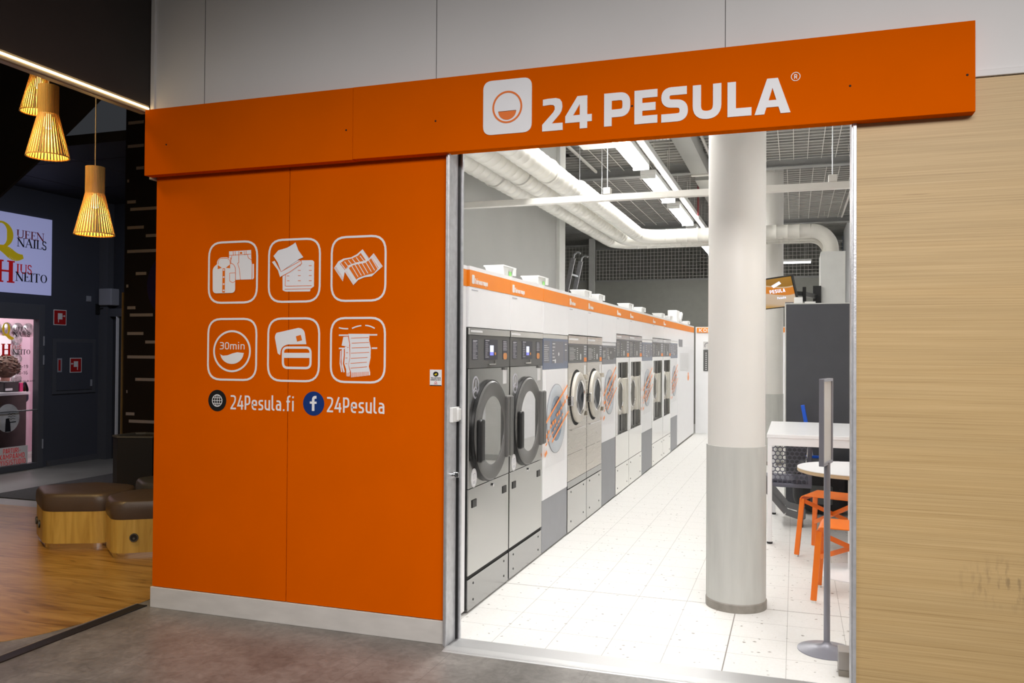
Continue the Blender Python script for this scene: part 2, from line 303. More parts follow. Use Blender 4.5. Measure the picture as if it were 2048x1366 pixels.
# ------------------------------------------------------------------ mesh builder
class MB:
    def __init__(s): s.v = []; s.f = []
    def add(s, vs, fs):
        o = len(s.v); s.v += [tuple(v) for v in vs]; s.f += [tuple(i + o for i in f) for f in fs]; return s
    def box(s, x0, x1, y0, y1, z0, z1):
        return s.add([(x0, y0, z0), (x1, y0, z0), (x1, y1, z0), (x0, y1, z0), (x0, y0, z1), (x1, y0, z1), (x1, y1, z1), (x0, y1, z1)],
                     [(0, 3, 2, 1), (4, 5, 6, 7), (0, 1, 5, 4), (1, 2, 6, 5), (2, 3, 7, 6), (3, 0, 4, 7)])
    def lathe(s, prof, c=(0, 0, 0), axis='z', n=48, cap=True):
        """prof: list of (radius, height)"""
        vs = []
        for r, h in prof:
            for i in range(n):
                a = 2 * PI * i / n; p, q = r * math.cos(a), r * math.sin(a)
                vs.append({'z': (c[0] + p, c[1] + q, c[2] + h), 'x': (c[0] + h, c[1] + p, c[2] + q), 'y': (c[0] + q, c[1] + h, c[2] + p)}[axis])
        fs = []
        for k in range(len(prof) - 1):
            for i in range(n):
                j = (i + 1) % n; fs.append((k * n + i, k * n + j, (k + 1) * n + j, (k + 1) * n + i))
        if cap:
            if prof[0][0] > 1e-6: fs.append(tuple(range(n))[::-1])
            if prof[-1][0] > 1e-6: fs.append(tuple((len(prof) - 1) * n + i for i in range(n)))
        return s.add(vs, fs)
    def cyl(s, c, r, h, axis='z', n=32): return s.lathe([(r, 0), (r, h)], c, axis, n)
    def tube(s, pts, r, n=10, cap=True):
        pts = [Vector(p) for p in pts]; rr = r if isinstance(r, (list, tuple)) else [r] * len(pts)
        vs = []; up = None
        for i, p in enumerate(pts):
            t = (pts[min(i + 1, len(pts) - 1)] - pts[max(i - 1, 0)]).normalized()
            if up is None: up = Vector((0, 0, 1)) if abs(t.z) < 0.9 else Vector((1, 0, 0))
            a = (up - t * up.dot(t)).normalized(); b = t.cross(a); up = a
            for k in range(n):
                th = 2 * PI * k / n; vs.append(p + a * (rr[i] * math.cos(th)) + b * (rr[i] * math.sin(th)))
        fs = [(i * n + k, i * n + (k + 1) % n, (i + 1) * n + (k + 1) % n, (i + 1) * n + k) for i in range(len(pts) - 1) for k in range(n)]
        if cap: fs += [tuple(range(n))[::-1], tuple((len(pts) - 1) * n + k for k in range(n))]
        return s.add(vs, fs)
    def bar(s, p, q, w, h, up=(0, 0, 1)):
        """rectangular bar from p to q, width w, height h"""
        p, q = Vector(p), Vector(q); t = (q - p).normalized(); u = Vector(up); a = (u - t * u.dot(t))
        a = a.normalized() if a.length > 1e-5 else Vector((1, 0, 0)); b = t.cross(a)
        vs = [c + a * (h / 2 * i) + b * (w / 2 * j) for c in (p, q) for i, j in ((-1, -1), (1, -1), (1, 1), (-1, 1))]
        return s.add(vs, [(0, 1, 2, 3), (7, 6, 5, 4), (0, 4, 5, 1), (1, 5, 6, 2), (2, 6, 7, 3), (3, 7, 4, 0)])
    def prism(s, poly, z0, z1):
        n = len(poly)
        return s.add([(x, y, z0) for x, y in poly] + [(x, y, z1) for x, y in poly],
                     [tuple(range(n))[::-1], tuple(range(n, 2 * n))] + [(i, (i + 1) % n, n + (i + 1) % n, n + i) for i in range(n)])
    def build(s, name, m, parent=None, smooth=False, bevel=0, segs=2):
        me = bpy.data.meshes.new(name); me.from_pydata(s.v, [], s.f)
        bm = bmesh.new(); bm.from_mesh(me); bmesh.ops.recalc_face_normals(bm, faces=bm.faces); bm.to_mesh(me); bm.free()
        me.materials.append(M[m] if isinstance(m, str) else m)
        o = bpy.data.objects.new(name, me); COL.objects.link(o)
        if smooth:
            for p in me.polygons: p.use_smooth = True
            me.set_sharp_from_angle(angle=math.radians(40))
        if bevel:
            b = o.modifiers.new('bevel', 'BEVEL'); b.width = bevel; b.segments = segs; b.limit_method = 'ANGLE'
        if parent is not None: o.parent = parent
        return o

def tag(o, label=None, cat=None, group=None, kind=None):
    if label: o['label'] = label
    if cat: o['category'] = cat
    if group: o['group'] = group
    if kind: o['kind'] = kind
    return o
def struct(o): o['kind'] = 'structure'; return o
def thing(name, label, cat, loc=(0, 0, 0), group=None):
    o = bpy.data.objects.new(name, None); COL.objects.link(o); o.location = loc; o.empty_display_size = 0.1
    WT[o.name] = Vector(loc); return tag(o, label, cat, group)
WT = {}
def part(mb, name, m, t, **kw):
    """a part given in world coordinates, parented to thing t (an Empty at some location)"""
    o = mb.build(name, m, None, **kw); o.parent = t
    off = WT.get(t.name, Vector((0, 0, 0)))
    o.matrix_parent_inverse = Matrix.Translation(-off)
    return o
def sub(mb, name, m, p, **kw):
    """a sub-part in world coordinates, under part p (which sits at world origin)"""
    return mb.build(name, m, p, **kw)

# planar drawing: a frame with origin o, axes U V and outward normal W
class Pl:
    def __init__(s, o, U, V, W): s.o, s.U, s.V, s.W = Vector(o), Vector(U), Vector(V), Vector(W)
    def p(s, u, v, d=0): return s.o + s.U * u + s.V * v + s.W * d
def facing_front(y, x0=0, z0=0): return Pl((x0, y, z0), (1, 0, 0), (0, 0, 1), (0, -1, 0))
def facing_aisle(x, y0=0, z0=0): return Pl((x, y0, z0), (0, 1, 0), (0, 0, 1), (1, 0, 0))
_J = [0]
def lift(d1):
    _J[0] = (_J[0] + 1) % 6; return d1 + _J[0] * 1e-4
def fill(mb, pl, pts, d0, d1):
    d1 = lift(d1)
    n = len(pts)
    return mb.add([pl.p(u, v, d0) for u, v in pts] + [pl.p(u, v, d1) for u, v in pts],
                  [tuple(range(n)), tuple(range(n, 2 * n))[::-1]] + [(i, (i + 1) % n, n + (i + 1) % n, n + i) for i in range(n)])
def rp(pts, closed=False, n=6):
    """polyline with rounded corners: each point is (x, y) or (x, y, r)"""
    out = []; L = len(pts)
    for i, p in enumerate(pts):
        r = p[2] if len(p) > 2 else 0; c = Vector(p[:2])
        if r <= 0 or (not closed and i in (0, L - 1)): out.append((c.x, c.y)); continue
        a = Vector(pts[i - 1][:2]) - c; b = Vector(pts[(i + 1) % L][:2]) - c
        ra = min(r, a.length * 0.5 if (len(pts[i - 1]) > 2 and pts[i - 1][2] > 0) else a.length); rb = min(r, b.length * 0.5 if (len(pts[(i + 1) % L]) > 2 and pts[(i + 1) % L][2] > 0) else b.length)
        rr = min(ra, rb); a = c + a.normalized() * rr; b = c + b.normalized() * rr
        for k in range(n + 1):
            t = k / n; q = a * (1 - t) ** 2 + c * 2 * t * (1 - t) + b * t * t
            # blend towards a circular feel
            out.append((q.x, q.y))
    return out
def stroke(mb, pl, pts, w, d0, d1, closed=False):
    d1 = lift(d1)
    P = [Vector(p[:2]) for p in pts]
    Q = [P[0]]
    for p in P[1:]:
        if (p - Q[-1]).length > 1e-6: Q.append(p)
    if closed and (Q[0] - Q[-1]).length < 1e-6: Q.pop()
    P = Q; n = len(P)
    if n < 2: return mb
    Lf, Rt = [], []
    for i in range(n):
        pa = P[i - 1] if (i > 0 or closed) else None; pb = P[(i + 1) % n] if (i < n - 1 or closed) else None
        d1_ = (P[i] - pa).normalized() if pa is not None else None; d2_ = (pb - P[i]).normalized() if pb is not None else None
        if d1_ is None: d1_ = d2_
        if d2_ is None: d2_ = d1_
        n1 = Vector((-d1_.y, d1_.x)); n2 = Vector((-d2_.y, d2_.x)); m = (n1 + n2)
        m = m.normalized() if m.length > 1e-4 else n1
        k = 1 / max(0.45, m.dot(n1)); Lf.append(P[i] + m * (w / 2 * k)); Rt.append(P[i] - m * (w / 2 * k))
    vs = []
    for a, b in zip(Lf, Rt):
        vs += [pl.p(a.x, a.y, d0), pl.p(b.x, b.y, d0), pl.p(a.x, a.y, d1), pl.p(b.x, b.y, d1)]
    fs = []
    for i in range(n if closed else n - 1):
        j = (i + 1) % n; a, b = 4 * i, 4 * j
        fs += [(a + 2, b + 2, b + 3, a + 3), (a, a + 1, b + 1, b), (a, b, b + 2, a + 2), (a + 1, a + 3, b + 3, b + 1)]
    if not closed: fs += [(0, 2, 3, 1), (4 * n - 4, 4 * n - 3, 4 * n - 1, 4 * n - 2)]
    return mb.add(vs, fs)
def ell(cx, cy, rx, ry=None, n=32, a0=0, a1=2 * PI):
    ry = rx if ry is None else ry
    full = abs(a1 - a0 - 2 * PI) < 1e-6
    return [(cx + rx * math.cos(a0 + (a1 - a0) * i / n), cy + ry * math.sin(a0 + (a1 - a0) * i / n)) for i in range(n if full else n + 1)]
def rrect(x0, y0, x1, y1, r): return rp([(x0, y0, r), (x1, y0, r), (x1, y1, r), (x0, y1, r)], True)
def rct(x0, y0, x1, y1): return [(x0, y0), (x1, y0), (x1, y1), (x0, y1)]

# ------------------------------------------------------------------ lettering
def glyph(c, w, t):
    """centre lines of a squarish sans letter in a box w wide, 1 high, pen t"""
    L, R, B, T, X = t / 2, w - t / 2, t / 2, 1 - t / 2, 0.72 - t / 2; r = 0.2; m = w / 2
    g = {
     '2': [[(0.02 * w, T), (R, T, r * 1.3), (R, .58, r), (L * .8, B)], [(0, B), (w, B)]],
     '4': [[(w * .62, 1), (L * .8, .27), (w, .27)], [(w * .76, 1 if t > .15 else .62), (w * .76, 0)]],
     '3': [[(0.05, T), (R, T, r), (R, .53, r * .6), (w * .25, .53)], [(w * .3, .53), (R, .53, r * .6), (R, B, r), (0.03, B)]],
     '0': [[(L, T, r * 1.3), (R, T, r * 1.3), (R, B, r * 1.3), (L, B, r * 1.3), 'c']],
     '1': [[(0, .78), (m, T), (m, 0)]], '7': [[(0, T), (R, T), (w * .35, 0)]],
     '9': [[(R, .48), (L, .48, r), (L, T, r), (R, T, r), (R, B, r), (0.05, B)]],
     '6': [[(R * .95, T), (L, T, r), (L, B, r), (R, B, r), (R, .55, r), (L, .55)]],
     'P': [[(L, 0), (L, 1)], [(L, T), (R, T, r), (R, .38, r), (L, .38)]],
     'E': [[(w, T), (L, T), (L, B), (w, B)], [(L, .5), (w * .92, .5)]],
     'S': [[(w * .96, T), (L, T, r), (L, .54, r), (R, .5, r), (R, B, r), (0, B)]],
     'U': [[(L, 1), (L, B, r * 1.4), (R, B, r * 1.4), (R, 1)]],
     'L': [[(L, 1), (L, B), (w, B)]],
     'A': [[(L * .95, 0), (m - t * .28, 1)], [(w - L * .95, 0), (m + t * .28, 1)], [(w * .2, .26), (w * .8, .26)]],
     'R': [[(L, 0), (L, 1)], [(L, T), (R, T, r), (R, .45, r), (L, .45)], [(m, .45), (w - L * .6, 0)]],
     'K': [[(L, 0), (L, 1)], [(w - L * .5, 1), (L + t * .4, .48), (w - L * .5, 0)]],
     'O': [[(L, T, r * 1.3), (R, T, r * 1.3), (R, B, r * 1.3), (L, B, r * 1.3), 'c']],
     'T': [[(0, T), (w, T)], [(m, T), (m, 0)]], 'I': [[(m, 0), (m, 1)]],
     'M': [[(L, 0), (L, T), (m, .35), (R, T), (R, 0)]], 'N': [[(L, 0), (L, 1), (R, 0), (R, 1)]],
     'V': [[(L, 1), (m, B), (R, 1)]],
     'Y': [[(L, 1), (m, .45), (R, 1)], [(m, .45), (m, 0)]],
     'D': [[(L, T), (R, T, r * 1.5), (R, B, r * 1.5), (L, B), 'c']],
     'C': [[(w, T), (L, T, r), (L, B, r), (w, B)]], 'G': [[(w, T), (L, T, r), (L, B, r), (R, B), (R, .5), (m, .5)]],
     'H': [[(L, 0), (L, 1)], [(R, 0), (R, 1)], [(L, .5), (R, .5)]],
     '-': [[(0, .4), (w, .4)]], '.': [[(m, 0), (m, t)]],
     'e': [[(R * .96, B), (L, B, r), (L, X, r), (R, X, r), (R, .36), (L, .36)]],
     's': [[(w * .94, X), (L, X, r * .6), (L, .39, r * .6), (R, .34, r * .6), (R, B, r * .6), (0, B)]],
     'u': [[(L, .72), (L, B, r), (R, B + .02)], [(R, .72), (R, 0)]],
     'l': [[(L, 1.06), (L, B, r * .7), (w, B)]],
     'a': [[(w * .12, X), (R, X, r), (R, 0)], [(R, .42), (L, .42, r * .7), (L, B, r * .7), (R, B + .03)]],
     'f': [[(w, 1.02), (L + .06, 1.02, r * .8), (L + .06, 0)], [(0, X), (w * .9, X)]],
     'i': [[(m, .72), (m, 0)], [(m, .9), (m, .9 + t)]],
     'm': [[(L, 0), (L, .72)], [(L, X), (m, X, r * .7), (m, 0)], [(m, X), (R, X, r * .7), (R, 0)]],
     'r': [[(L, 0), (L, .72)], [(L, X), (w, X)]], 'v': [[(L, .72), (m, B), (R, .72)]], 'k': [[(L, 0), (L, 1)], [(R, .72), (L + t * .4, .36), (R, 0)]],
     'p': [[(L, -.25), (L, .72)], [(L, X), (R, X, r), (R, B, r), (L, B)]], 'o': [[(L, X, r), (R, X, r), (R, B, r), (L, B, r), 'c']],
     'n': [[(L, 0), (L, .72)], [(L, X), (R, X, r), (R, 0)]],
    }
    return g[c]
WID = {'1': .38, '.': .2, 'i': .2, 'I': .24, 'f': .36, 'l': .26, 'm': .82, 's': .44, 'e': .5, 'a': .48, 'u': .5, 'n': .5, '-': .34, 'M': .74, '4': .56, '0': .52, 'T': .56, 'L': .48, 'E': .5}
def put_glyph(mb, pl, c, x, y, w, h, t, d0, d1):
    """letter c in the box x..x+w, y..y+h with pen t (fraction of h)"""
    for st in glyph(c, w / h, t):
        cl = st[-1] == 'c'; st = st[:-1] if cl else st
        q = rp(st, cl); stroke(mb, pl, [(x + a * h, y + b * h) for a, b in q], t * h, d0, d1, cl)
def text(mb, pl, s, x0, x1, y, h, t, d0, d1, gap=.16):
    tot = sum((WID.get(c, .52) if c != ' ' else .3) + gap for c in s) - gap
    k = (x1 - x0) / (tot * h); x = x0
    for c in s:
        w = WID.get(c, .52) if c != ' ' else .3
        if c != ' ': put_glyph(mb, pl, c, x, y, w * h * k, h, t, d0, d1)
        x += (w + gap) * h * k
    return mb
def serif(mb, pl, c, x, y, w, h, d0, d1, k=1.0):
    """a book-face capital in the box x..x+w, y..y+h"""
    T, t = .17 * h * k, .055 * h * k; s = .03 * h
    def ln(pts, wd, cl=False): stroke(mb, pl, [(x + a * w, y + b * h) for a, b in pts], wd, d0, d1, cl)
    def sf(cx, b, half=.17): ln([(cx - half, b), (cx + half, b)], t)
    lo, hi = .02, .98
    if c == 'U': ln([(.2, 1)] + ell(.52, .32, .32, .31, 14, PI, 2 * PI) + [(.84, 1)], T * .6); ln([(.2, 1), (.2, .32)], T); sf(.2, hi); sf(.84, hi, .14)
    elif c == 'E': ln([(.25, 0), (.25, 1)], T); ln([(.05, lo), (.92, lo), (.95, .22)], t); ln([(.05, hi), (.88, hi), (.9, .8)], t); ln([(.25, .52), (.68, .52)], t); ln([(.68, .42), (.68, .62)], t)
    elif c == 'N': ln([(.15, 0), (.15, 1)], t); ln([(.1, 1), (.87, 0)], T); ln([(.87, 0), (.87, 1)], t); sf(.15, lo, .15); sf(.1, hi, .13); sf(.87, hi, .15)
    elif c == 'A': ln([(.12, 0), (.5, 1)], t); ln([(.5, 1), (.88, 0)], T); ln([(.25, .36), (.74, .36)], t); sf(.12, lo, .15); sf(.88, lo, .17)
    elif c == 'I': ln([(.5, 0), (.5, 1)], T); sf(.5, lo, .42); sf(.5, hi, .42)
    elif c == 'L': ln([(.25, 0), (.25, 1)], T); sf(.25, hi, .2); ln([(.05, lo), (.92, lo), (.95, .26)], t)
    elif c == 'S': ln(rp([(.85, .78), (.8, .96, .2), (.2, .98, .3), (.15, .6, .3), (.85, .42, .3), (.85, .02, .3), (.18, .02, .25), (.12, .26)], n=8), T * .7)
    elif c == 'H': ln([(.22, 0), (.22, 1)], T); ln([(.78, 0), (.78, 1)], T); ln([(.22, .52), (.78, .52)], t * 1.2); [sf(a, b, .19) for a in (.22, .78) for b in (lo, hi)]
    elif c == 'T': ln([(.5, 0), (.5, 1)], T); ln([(.05, .8), (.07, hi), (.93, hi), (.95, .8)], t); sf(.5, lo, .2)
    elif c in 'OQ':
        pts = ell(.5, .5, .43, .47, 32); n = len(pts); vo, vi = [], []
        for i, (a, b) in enumerate(pts):
            an = 2 * PI * i / n; th = (t * .8 + (T - t * .8) * abs(math.cos(an)) ** 1.5)
            vo.append((x + a * w, y + b * h)); cx, cy = x + .5 * w, y + .5 * h
            dx, dy = vo[-1][0] - cx, vo[-1][1] - cy; l = math.hypot(dx, dy); vi.append((cx + dx * (1 - th / l), cy + dy * (1 - th / l)))
        for i in range(n):
            j = (i + 1) % n; fill(mb, pl, [vo[i], vo[j], vi[j], vi[i]], d0, d1)
        if c == 'Q':
            tl = rp([(.3, .04), (.62, .02, .3), (1.02, -.30, .3), (1.3, -.20)], n=10)
            for i in range(len(tl) - 1):
                f = i / len(tl); ln([tl[i], tl[i + 1]], T * (.5 + .9 * math.sin(PI * min(1, f * 1.05))))
            ln(rp([(.32, .02), (.2, -.04, .1), (.1, .08)], n=4), t)
def stext(mb, pl, s, x0, x1, y, h, d0, d1, k=1.0):
    W = {'I': .45, 'L': .75, 'S': .62, 'E': .75, 'T': .85}; tot = sum(W.get(c, 1) for c in s); x = x0; f = (x1 - x0) / tot
    for c in s: serif(mb, pl, c, x, y, W.get(c, 1) * f * .98, h, d0, d1, k); x += W.get(c, 1) * f
    return mb

# ================================================================== THE SETTING
def sbox(name, m, *b, **kw): return struct(MB().box(*b).build(name, m, **kw))
sbox('floor', 'stone', -4.3, 2.6, -2.5, 4.055, -0.06, 0)
sbox('floor_tiled', 'terrazzo', -2.7, 1.0, 4.06, 18.2, -0.06, 0)
sbox('floor_concrete', 'greyfloor', -9.6, -3.5, 1.0, 12.0, -0.12, -0.062)
sbox('floor_concrete_top', 'greyfloor', -9.3, -4.3, 1.0, 10.2, -0.062, -0.001)
sbox('floor_concrete_corner', 'greyfloor', -4.3, -3.57, 4.055, 10.2, -0.062, -0.001)
woodpoly = rp([(-3.665, 3.99), (-3.665, 3.62, .3), (-3.80, 3.22, .3), (-4.6, 2.75, .5), (-7.0, 2.45), (-9.0, 2.45), (-9.0, 6.05), (-3.665, 6.05)], True)
struct(MB().prism(woodpoly, -0.001, 0.0025).build('floor_oak', 'woodfloor'))
struct(MB().box(-3.655, -3.585, 1.2, 3.96, 0.0, 0.006).build('trim_1', 'black', bevel=.002))
struct(MB().box(-3.663, -3.655, 1.2, 3.96, 0.0, 0.008).build('trim_2', 'alu'))
# threshold of the doorway
struct(MB().prism([(-1.672, 3.875), (.245, 3.875), (.245, 4.065), (-1.672, 4.065)], -0.004, 0.004).build('trim_threshold', 'alu', bevel=.002))
struct(MB().add([(-1.672, 3.86, 0), (.245, 3.86, 0), (.245, 3.93, .0085), (-1.672, 3.93, .0085), (-1.672, 3.93, 0), (.245, 3.93, 0)], [(0, 1, 2, 3), (0, 3, 4), (1, 5, 2), (3, 2, 5, 4), (0, 4, 5, 1)]).build('trim_threshold_ramp', 'alu'))

# front of the shop: two orange panels, white wall above, veneer wall to the right
sbox('wall_front_left_panel', 'orange', -3.552, -2.6465, 3.96, 4.0, 0.122, 2.53)
sbox('wall_front_right_panel', 'orange', -2.6425, -1.684, 3.96, 4.0, 0.122, 2.53)
sbox('wall_front_backing', 'darkedge', -3.545, -1.70, 4.0, 4.06, 0.1, 2.6)
sbox('baseboard_front', 'base', -3.56, -1.684, 3.952, 4.0, 0, 0.118, bevel=.002)
sbox('wall_front_upper', 'whitewall', -3.57, 2.6, 3.962, 4.06, 2.672, 4.4)
sbox('trim_wall_corner', 'whitewall', -3.60, -3.57, 3.95, 4.06, 2.5, 4.4, bevel=.003)
for i, x in enumerate((-3.222, -1.768, -0.309, 1.15)):
    struct(MB().box(x - .0015, x + .0015, 3.9605, 3.963, 2.9, 4.4).build('trim_wall_joint', 'whiteline'))
struct(MB().box(.7, 2.6, 3.945, 3.97, 2.672, 2.70).build('trim_wall_lip', 'whitewall', bevel=.003))
sbox('wall_front_veneer', 'ply', .253, 2.6, 3.955, 4.05, 0, 2.668)
sbox('wall_front_lintel', 'innerwhite', -1.68, .25, 3.99, 4.05, 2.57, 2.67)
sbox('wall_front_inner', 'innerwhite', -2.6, 2.6, 4.062, 4.075, 2.58, 4.0)
# steel door frames
fr = thing('door_frame', 'galvanised steel door jamb left of the shop entrance', None, (-1.66, 3.95, 0)); del fr['label']; fr['kind'] = 'structure'
part(MB().box(-1.698, -1.675, 3.935, 4.045, 0.0, 2.56), 'jamb', 'galv', fr, bevel=.0015)
part(MB().box(-1.6835, -1.6735, 3.920, 3.934, 0.0, 2.56), 'jamb_lip', 'galv', fr, bevel=.0015)
part(MB().box(-1.678, -1.664, 4.047, 4.056, 0.0, 2.56), 'seal', 'black', fr)
part(MB().box(-1.684, -1.655, 4.058, 4.075, 0.0, 2.56), 'guide_rail', 'galv', fr)
fr2 = thing('door_frame', None, None, (.24, 3.95, 0)); fr2['kind'] = 'structure'
part(MB().box(.233, .253, 3.945, 4.06, 0.0, 2.56), 'jamb', 'galv', fr2, bevel=.0015)
part(MB().box(.240, .254, 3.935, 3.947, 0.0, 2.56), 'jamb_lip', 'galv', fr2, bevel=.0015)

# shop interior shell
sbox('wall_left', 'innergrey', -2.72, -2.60, 4.075, 9.22, 0, 4.0)
sbox('trim_left_wall_end', 'innerlight', -2.74, -2.56, 9.22, 9.47, 0, 4.0)
sbox('wall_right', 'innerwhite', .93, 1.02, 4.075, 18.3, 0, 4.02)
sbox('wall_back', 'fargrey', -6.6, .93, 18.0, 18.15, 0, 3.05)
sbox('wall_back_upper', 'fargrey', -6.6, .93, 18.9, 19.0, 3.0, 4.2)
sbox('wall_far_left', 'fargrey', -6.7, -6.6, 9.3, 19.0, 0, 4.2)
sbox('floor_storage', 'greyfloor', -6.6, -2.7, 10.3, 18.0, -0.06, 0)
sbox('wall_storage_front', 'fargrey', -6.6, -3.42, 10.25, 10.33, 0, 4.1)
sbox('wall_side', 'brown', -3.50, -3.42, 4.06, 10.25, 0, 4.2)
sbox('wall_partition', 'innerwhite', -1.77, .93, 15.95, 16.0, 0, 1.99)
def deck(name, x0, x1, y0, y1, z, pitch=.146):
    mb = MB(); y = y0; prof = []
    while y < y1: prof += [(y, z), (y + pitch * .55, z), (y + pitch * .63, z + .05), (y + pitch * .92, z + .05)]; y += pitch
    prof.append((y, z)); n = len(prof); vs = []
    for (a, b) in prof: vs += [(x0, a, b), (x1, a, b)]
    mb.add(vs, [(2 * i, 2 * i + 1, 2 * i + 3, 2 * i + 2) for i in range(n - 1)])
    mb.box(x0, x1, y0, y1, z + .06, z + .12)
    return struct(mb.build(name, 'deck'))
deck('ceiling', -2.72, 1.0, 4.08, 10.33, 4.0); deck('ceiling_far', -6.6, 1.0, 10.33, 18.9, 4.0)
def ibeam(x0, x1, y, z, name='ceiling_beam', h=.14):
    mb = MB(); mb.box(x0, x1, y - .07, y + .07, z - h, z - h + .014); mb.box(x0, x1, y - .07, y + .07, z - .014, z); mb.box(x0, x1, y - .006, y + .006, z - h + .014, z - .014)
    return struct(mb.build(name, 'beamgrey'))
for y in (6.5, 11.15, 16.0): ibeam(-2.6 if y < 9 else -6.6, .93, y, 4.0)
struct(MB().box(-4.30, -4.18, 17.9, 18.0, 0, 4.0).build('trim_back_post', 'innerlight'))

# wire mesh under the deck, and mesh fence over the far wall
def mesh_panel(name, x0, x1, y0, y1, z, sx, sy, label, wr=.0035, edge=True):
    t = thing(name, label, 'ceiling mesh', ((x0 + x1) / 2, (y0 + y1) / 2, z))
    mb = MB(); k = int((x1 - x0) / sx)
    for i in range(k + 1): mb.box(x0 + i * sx - wr, x0 + i * sx + wr, y0, y1, z, z + 2 * wr)
    if sy:
        k = int((y1 - y0) / sy)
        for i in range(k + 1): mb.box(x0, x1, y0 + i * sy - wr * .8, y0 + i * sy + wr * .8, z + 2 * wr, z + 3.5 * wr)
    part(mb, 'wires', 'wire', t)
    for xx in (x0, x1) if edge else (): part(MB().box(xx - .012, xx + .012, y0, y1, z - .008, z + .022), 'edge_rail', 'wire', t)
    for xx, yy in ((x0 + .3, y0 + .3), (x1 - .3, y1 - .3)): part(MB().tube([(xx, yy, z), (xx, yy, 4.0)], .004), 'hanger', 'wire', t)
mesh_panel('ceiling_mesh', -1.0, .90, 6.7, 11.02, 3.93, .163, .138, 'white wire mesh panel under the ceiling, nearest the sign, right of the lamps')
mesh_panel('ceiling_mesh', -.92, .78, 11.3, 15.88, 3.93, .163, .138, 'white wire mesh panel under the ceiling beyond the cross beam, right of the lamps')
mesh_panel('ceiling_mesh', -2.55, -1.72, 7.2, 11.02, 3.93, .19, None, 'sparse wire mesh between the pipes and lamps, in front of the cross beam', .003)
mesh_panel('ceiling_mesh', -3.6, -1.72, 11.3, 15.88, 3.93, .22, None, 'sparse wire mesh left of the lamps, beyond the cross beam', .003)
def fence(name, x0, x1, y, z0, z1, s, label):
    t = thing(name, label, 'mesh fence', ((x0 + x1) / 2, y, z0)); mb = MB(); x = x0
    while x < x1: mb.box(x - .0035, x + .0035, y, y + .006, z0, z1); x += s
    z = z0
    while z < z1: mb.box(x0, x1, y + .006, y + .012, z - .0035, z + .0035); z += s
    part(mb, 'wires', 'wire', t)
    for zz in (z0, z1): part(MB().box(x0, x1, y - .01, y + .03, zz - .02, zz + .02), 'rail', 'beamgrey', t)
fence('mesh_fence', -4.16, -.45, 18.02, 3.07, 3.78, .075, 'wide wire mesh fence above the grey far wall, right of the pale post')
fence('mesh_fence', -5.6, -4.32, 18.02, 3.07, 3.86, .075, 'narrow wire mesh fence behind the ladder, left of the pale post')
fence('mesh_fence', -.35, .90, 18.02, 3.07, 3.78, .075, 'wire mesh fence behind the tilted television')

# ================================================================== THE SHOP SIGN
sg = thing('fascia_sign', 'long orange fascia sign with white 24 PESULA lettering over the shop entrance', 'shop sign', (-1.4, 3.9, 2.51))
part(MB().box(-3.582, -2.2175, 3.892, 3.955, 2.51, 2.893), 'sign_panel', 'orange', sg, bevel=.0015)
part(MB().box(-2.2155, .708, 3.890, 3.955, 2.512, 2.893), 'sign_panel', 'orange', sg, bevel=.0015)
SP = facing_front(3.890)
mb = MB(); fill(mb, SP, rrect(-1.478, 2.579, -1.224, 2.849, .045), 0, .004)
lg = part(mb, 'logo', 'decal', sg)
mb = MB(); stroke(mb, SP, ell(-1.3505, 2.711, .0735, .0755, 48), .009, .004, .006, True)
fill(mb, SP, [(-1.397, 2.690)] + ell(-1.3505, 2.692, .0465, .044, 20, PI, 2 * PI) + [(-1.304, 2.690)], .004, .006)
sub(mb, 'drum_symbol', 'orange_line', lg)
mb = MB()
for c, x0, x1, z0, z1 in (('2', -1.170, -1.067, 2.575, 2.733), ('4', -1.054, -.923, 2.575, 2.732), ('P', -.863, -.738, 2.574, 2.731), ('E', -.718, -.610, 2.573, 2.731),
                          ('S', -.592, -.470, 2.571, 2.732), ('U', -.448, -.320, 2.571, 2.730), ('L', -.293, -.188, 2.571, 2.729), ('A', -.175, -.021, 2.570, 2.729)):
    BIG = {'2': [[(.03, .79), (.03, .98), (.28, 1.0), (.66, 1.0), (.86, .96), (.96, .86), (.985, .72), (.95, .60), (.85, .49), (.47, .225), (1, .225), (1, 0), (0, 0), (0, .205), (.54, .565), (.615, .65), (.61, .74), (.54, .79), (.40, .805)]],
           '4': [[(0, .40), (.46, 1), (.73, 1), (.30, .42)], rct(0, .20, 1, .42), rct(.55, 0, .83, 1)],
           'A': [[(0, 0), (.35, 1), (.502, 1), (.502, .74), (.275, 0)], [(1, 0), (.65, 1), (.498, 1), (.498, .74), (.725, 0)], [(.25, .19), (.75, .19), (.70, .385), (.30, .385)]]}
    if c in BIG:
        for pg_ in BIG[c]: fill(mb, SP, [(x0 + a * (x1 - x0), z0 + b * (z1 - z0)) for a, b in pg_], 0, .004)
    else: put_glyph(mb, SP, c, x0, z0, x1 - x0, z1 - z0, .235, 0, .004)
part(mb, 'lettering', 'decal', sg)
mb = MB(); stroke(mb, SP, ell(.0, 2.7275, .0185, .0185, 32), .003, 0, .003, True); put_glyph(mb, SP, 'R', -.0065, 2.7175, .013, .02, .17, 0, .003)
part(mb, 'registered_mark', 'decal', sg)
for x, z in ((-3.428, 2.68), (-2.256, 2.67), (-1.739, 2.675), (-.73, 2.662), (.224, 2.665), (.678, 2.667)):
    part(MB().lathe([(.0055, 0), (.004, -.003)], (x, 3.8905 if x > -2.2 else 3.8925, z), 'y', 12), 'screw', 'seam', sg)

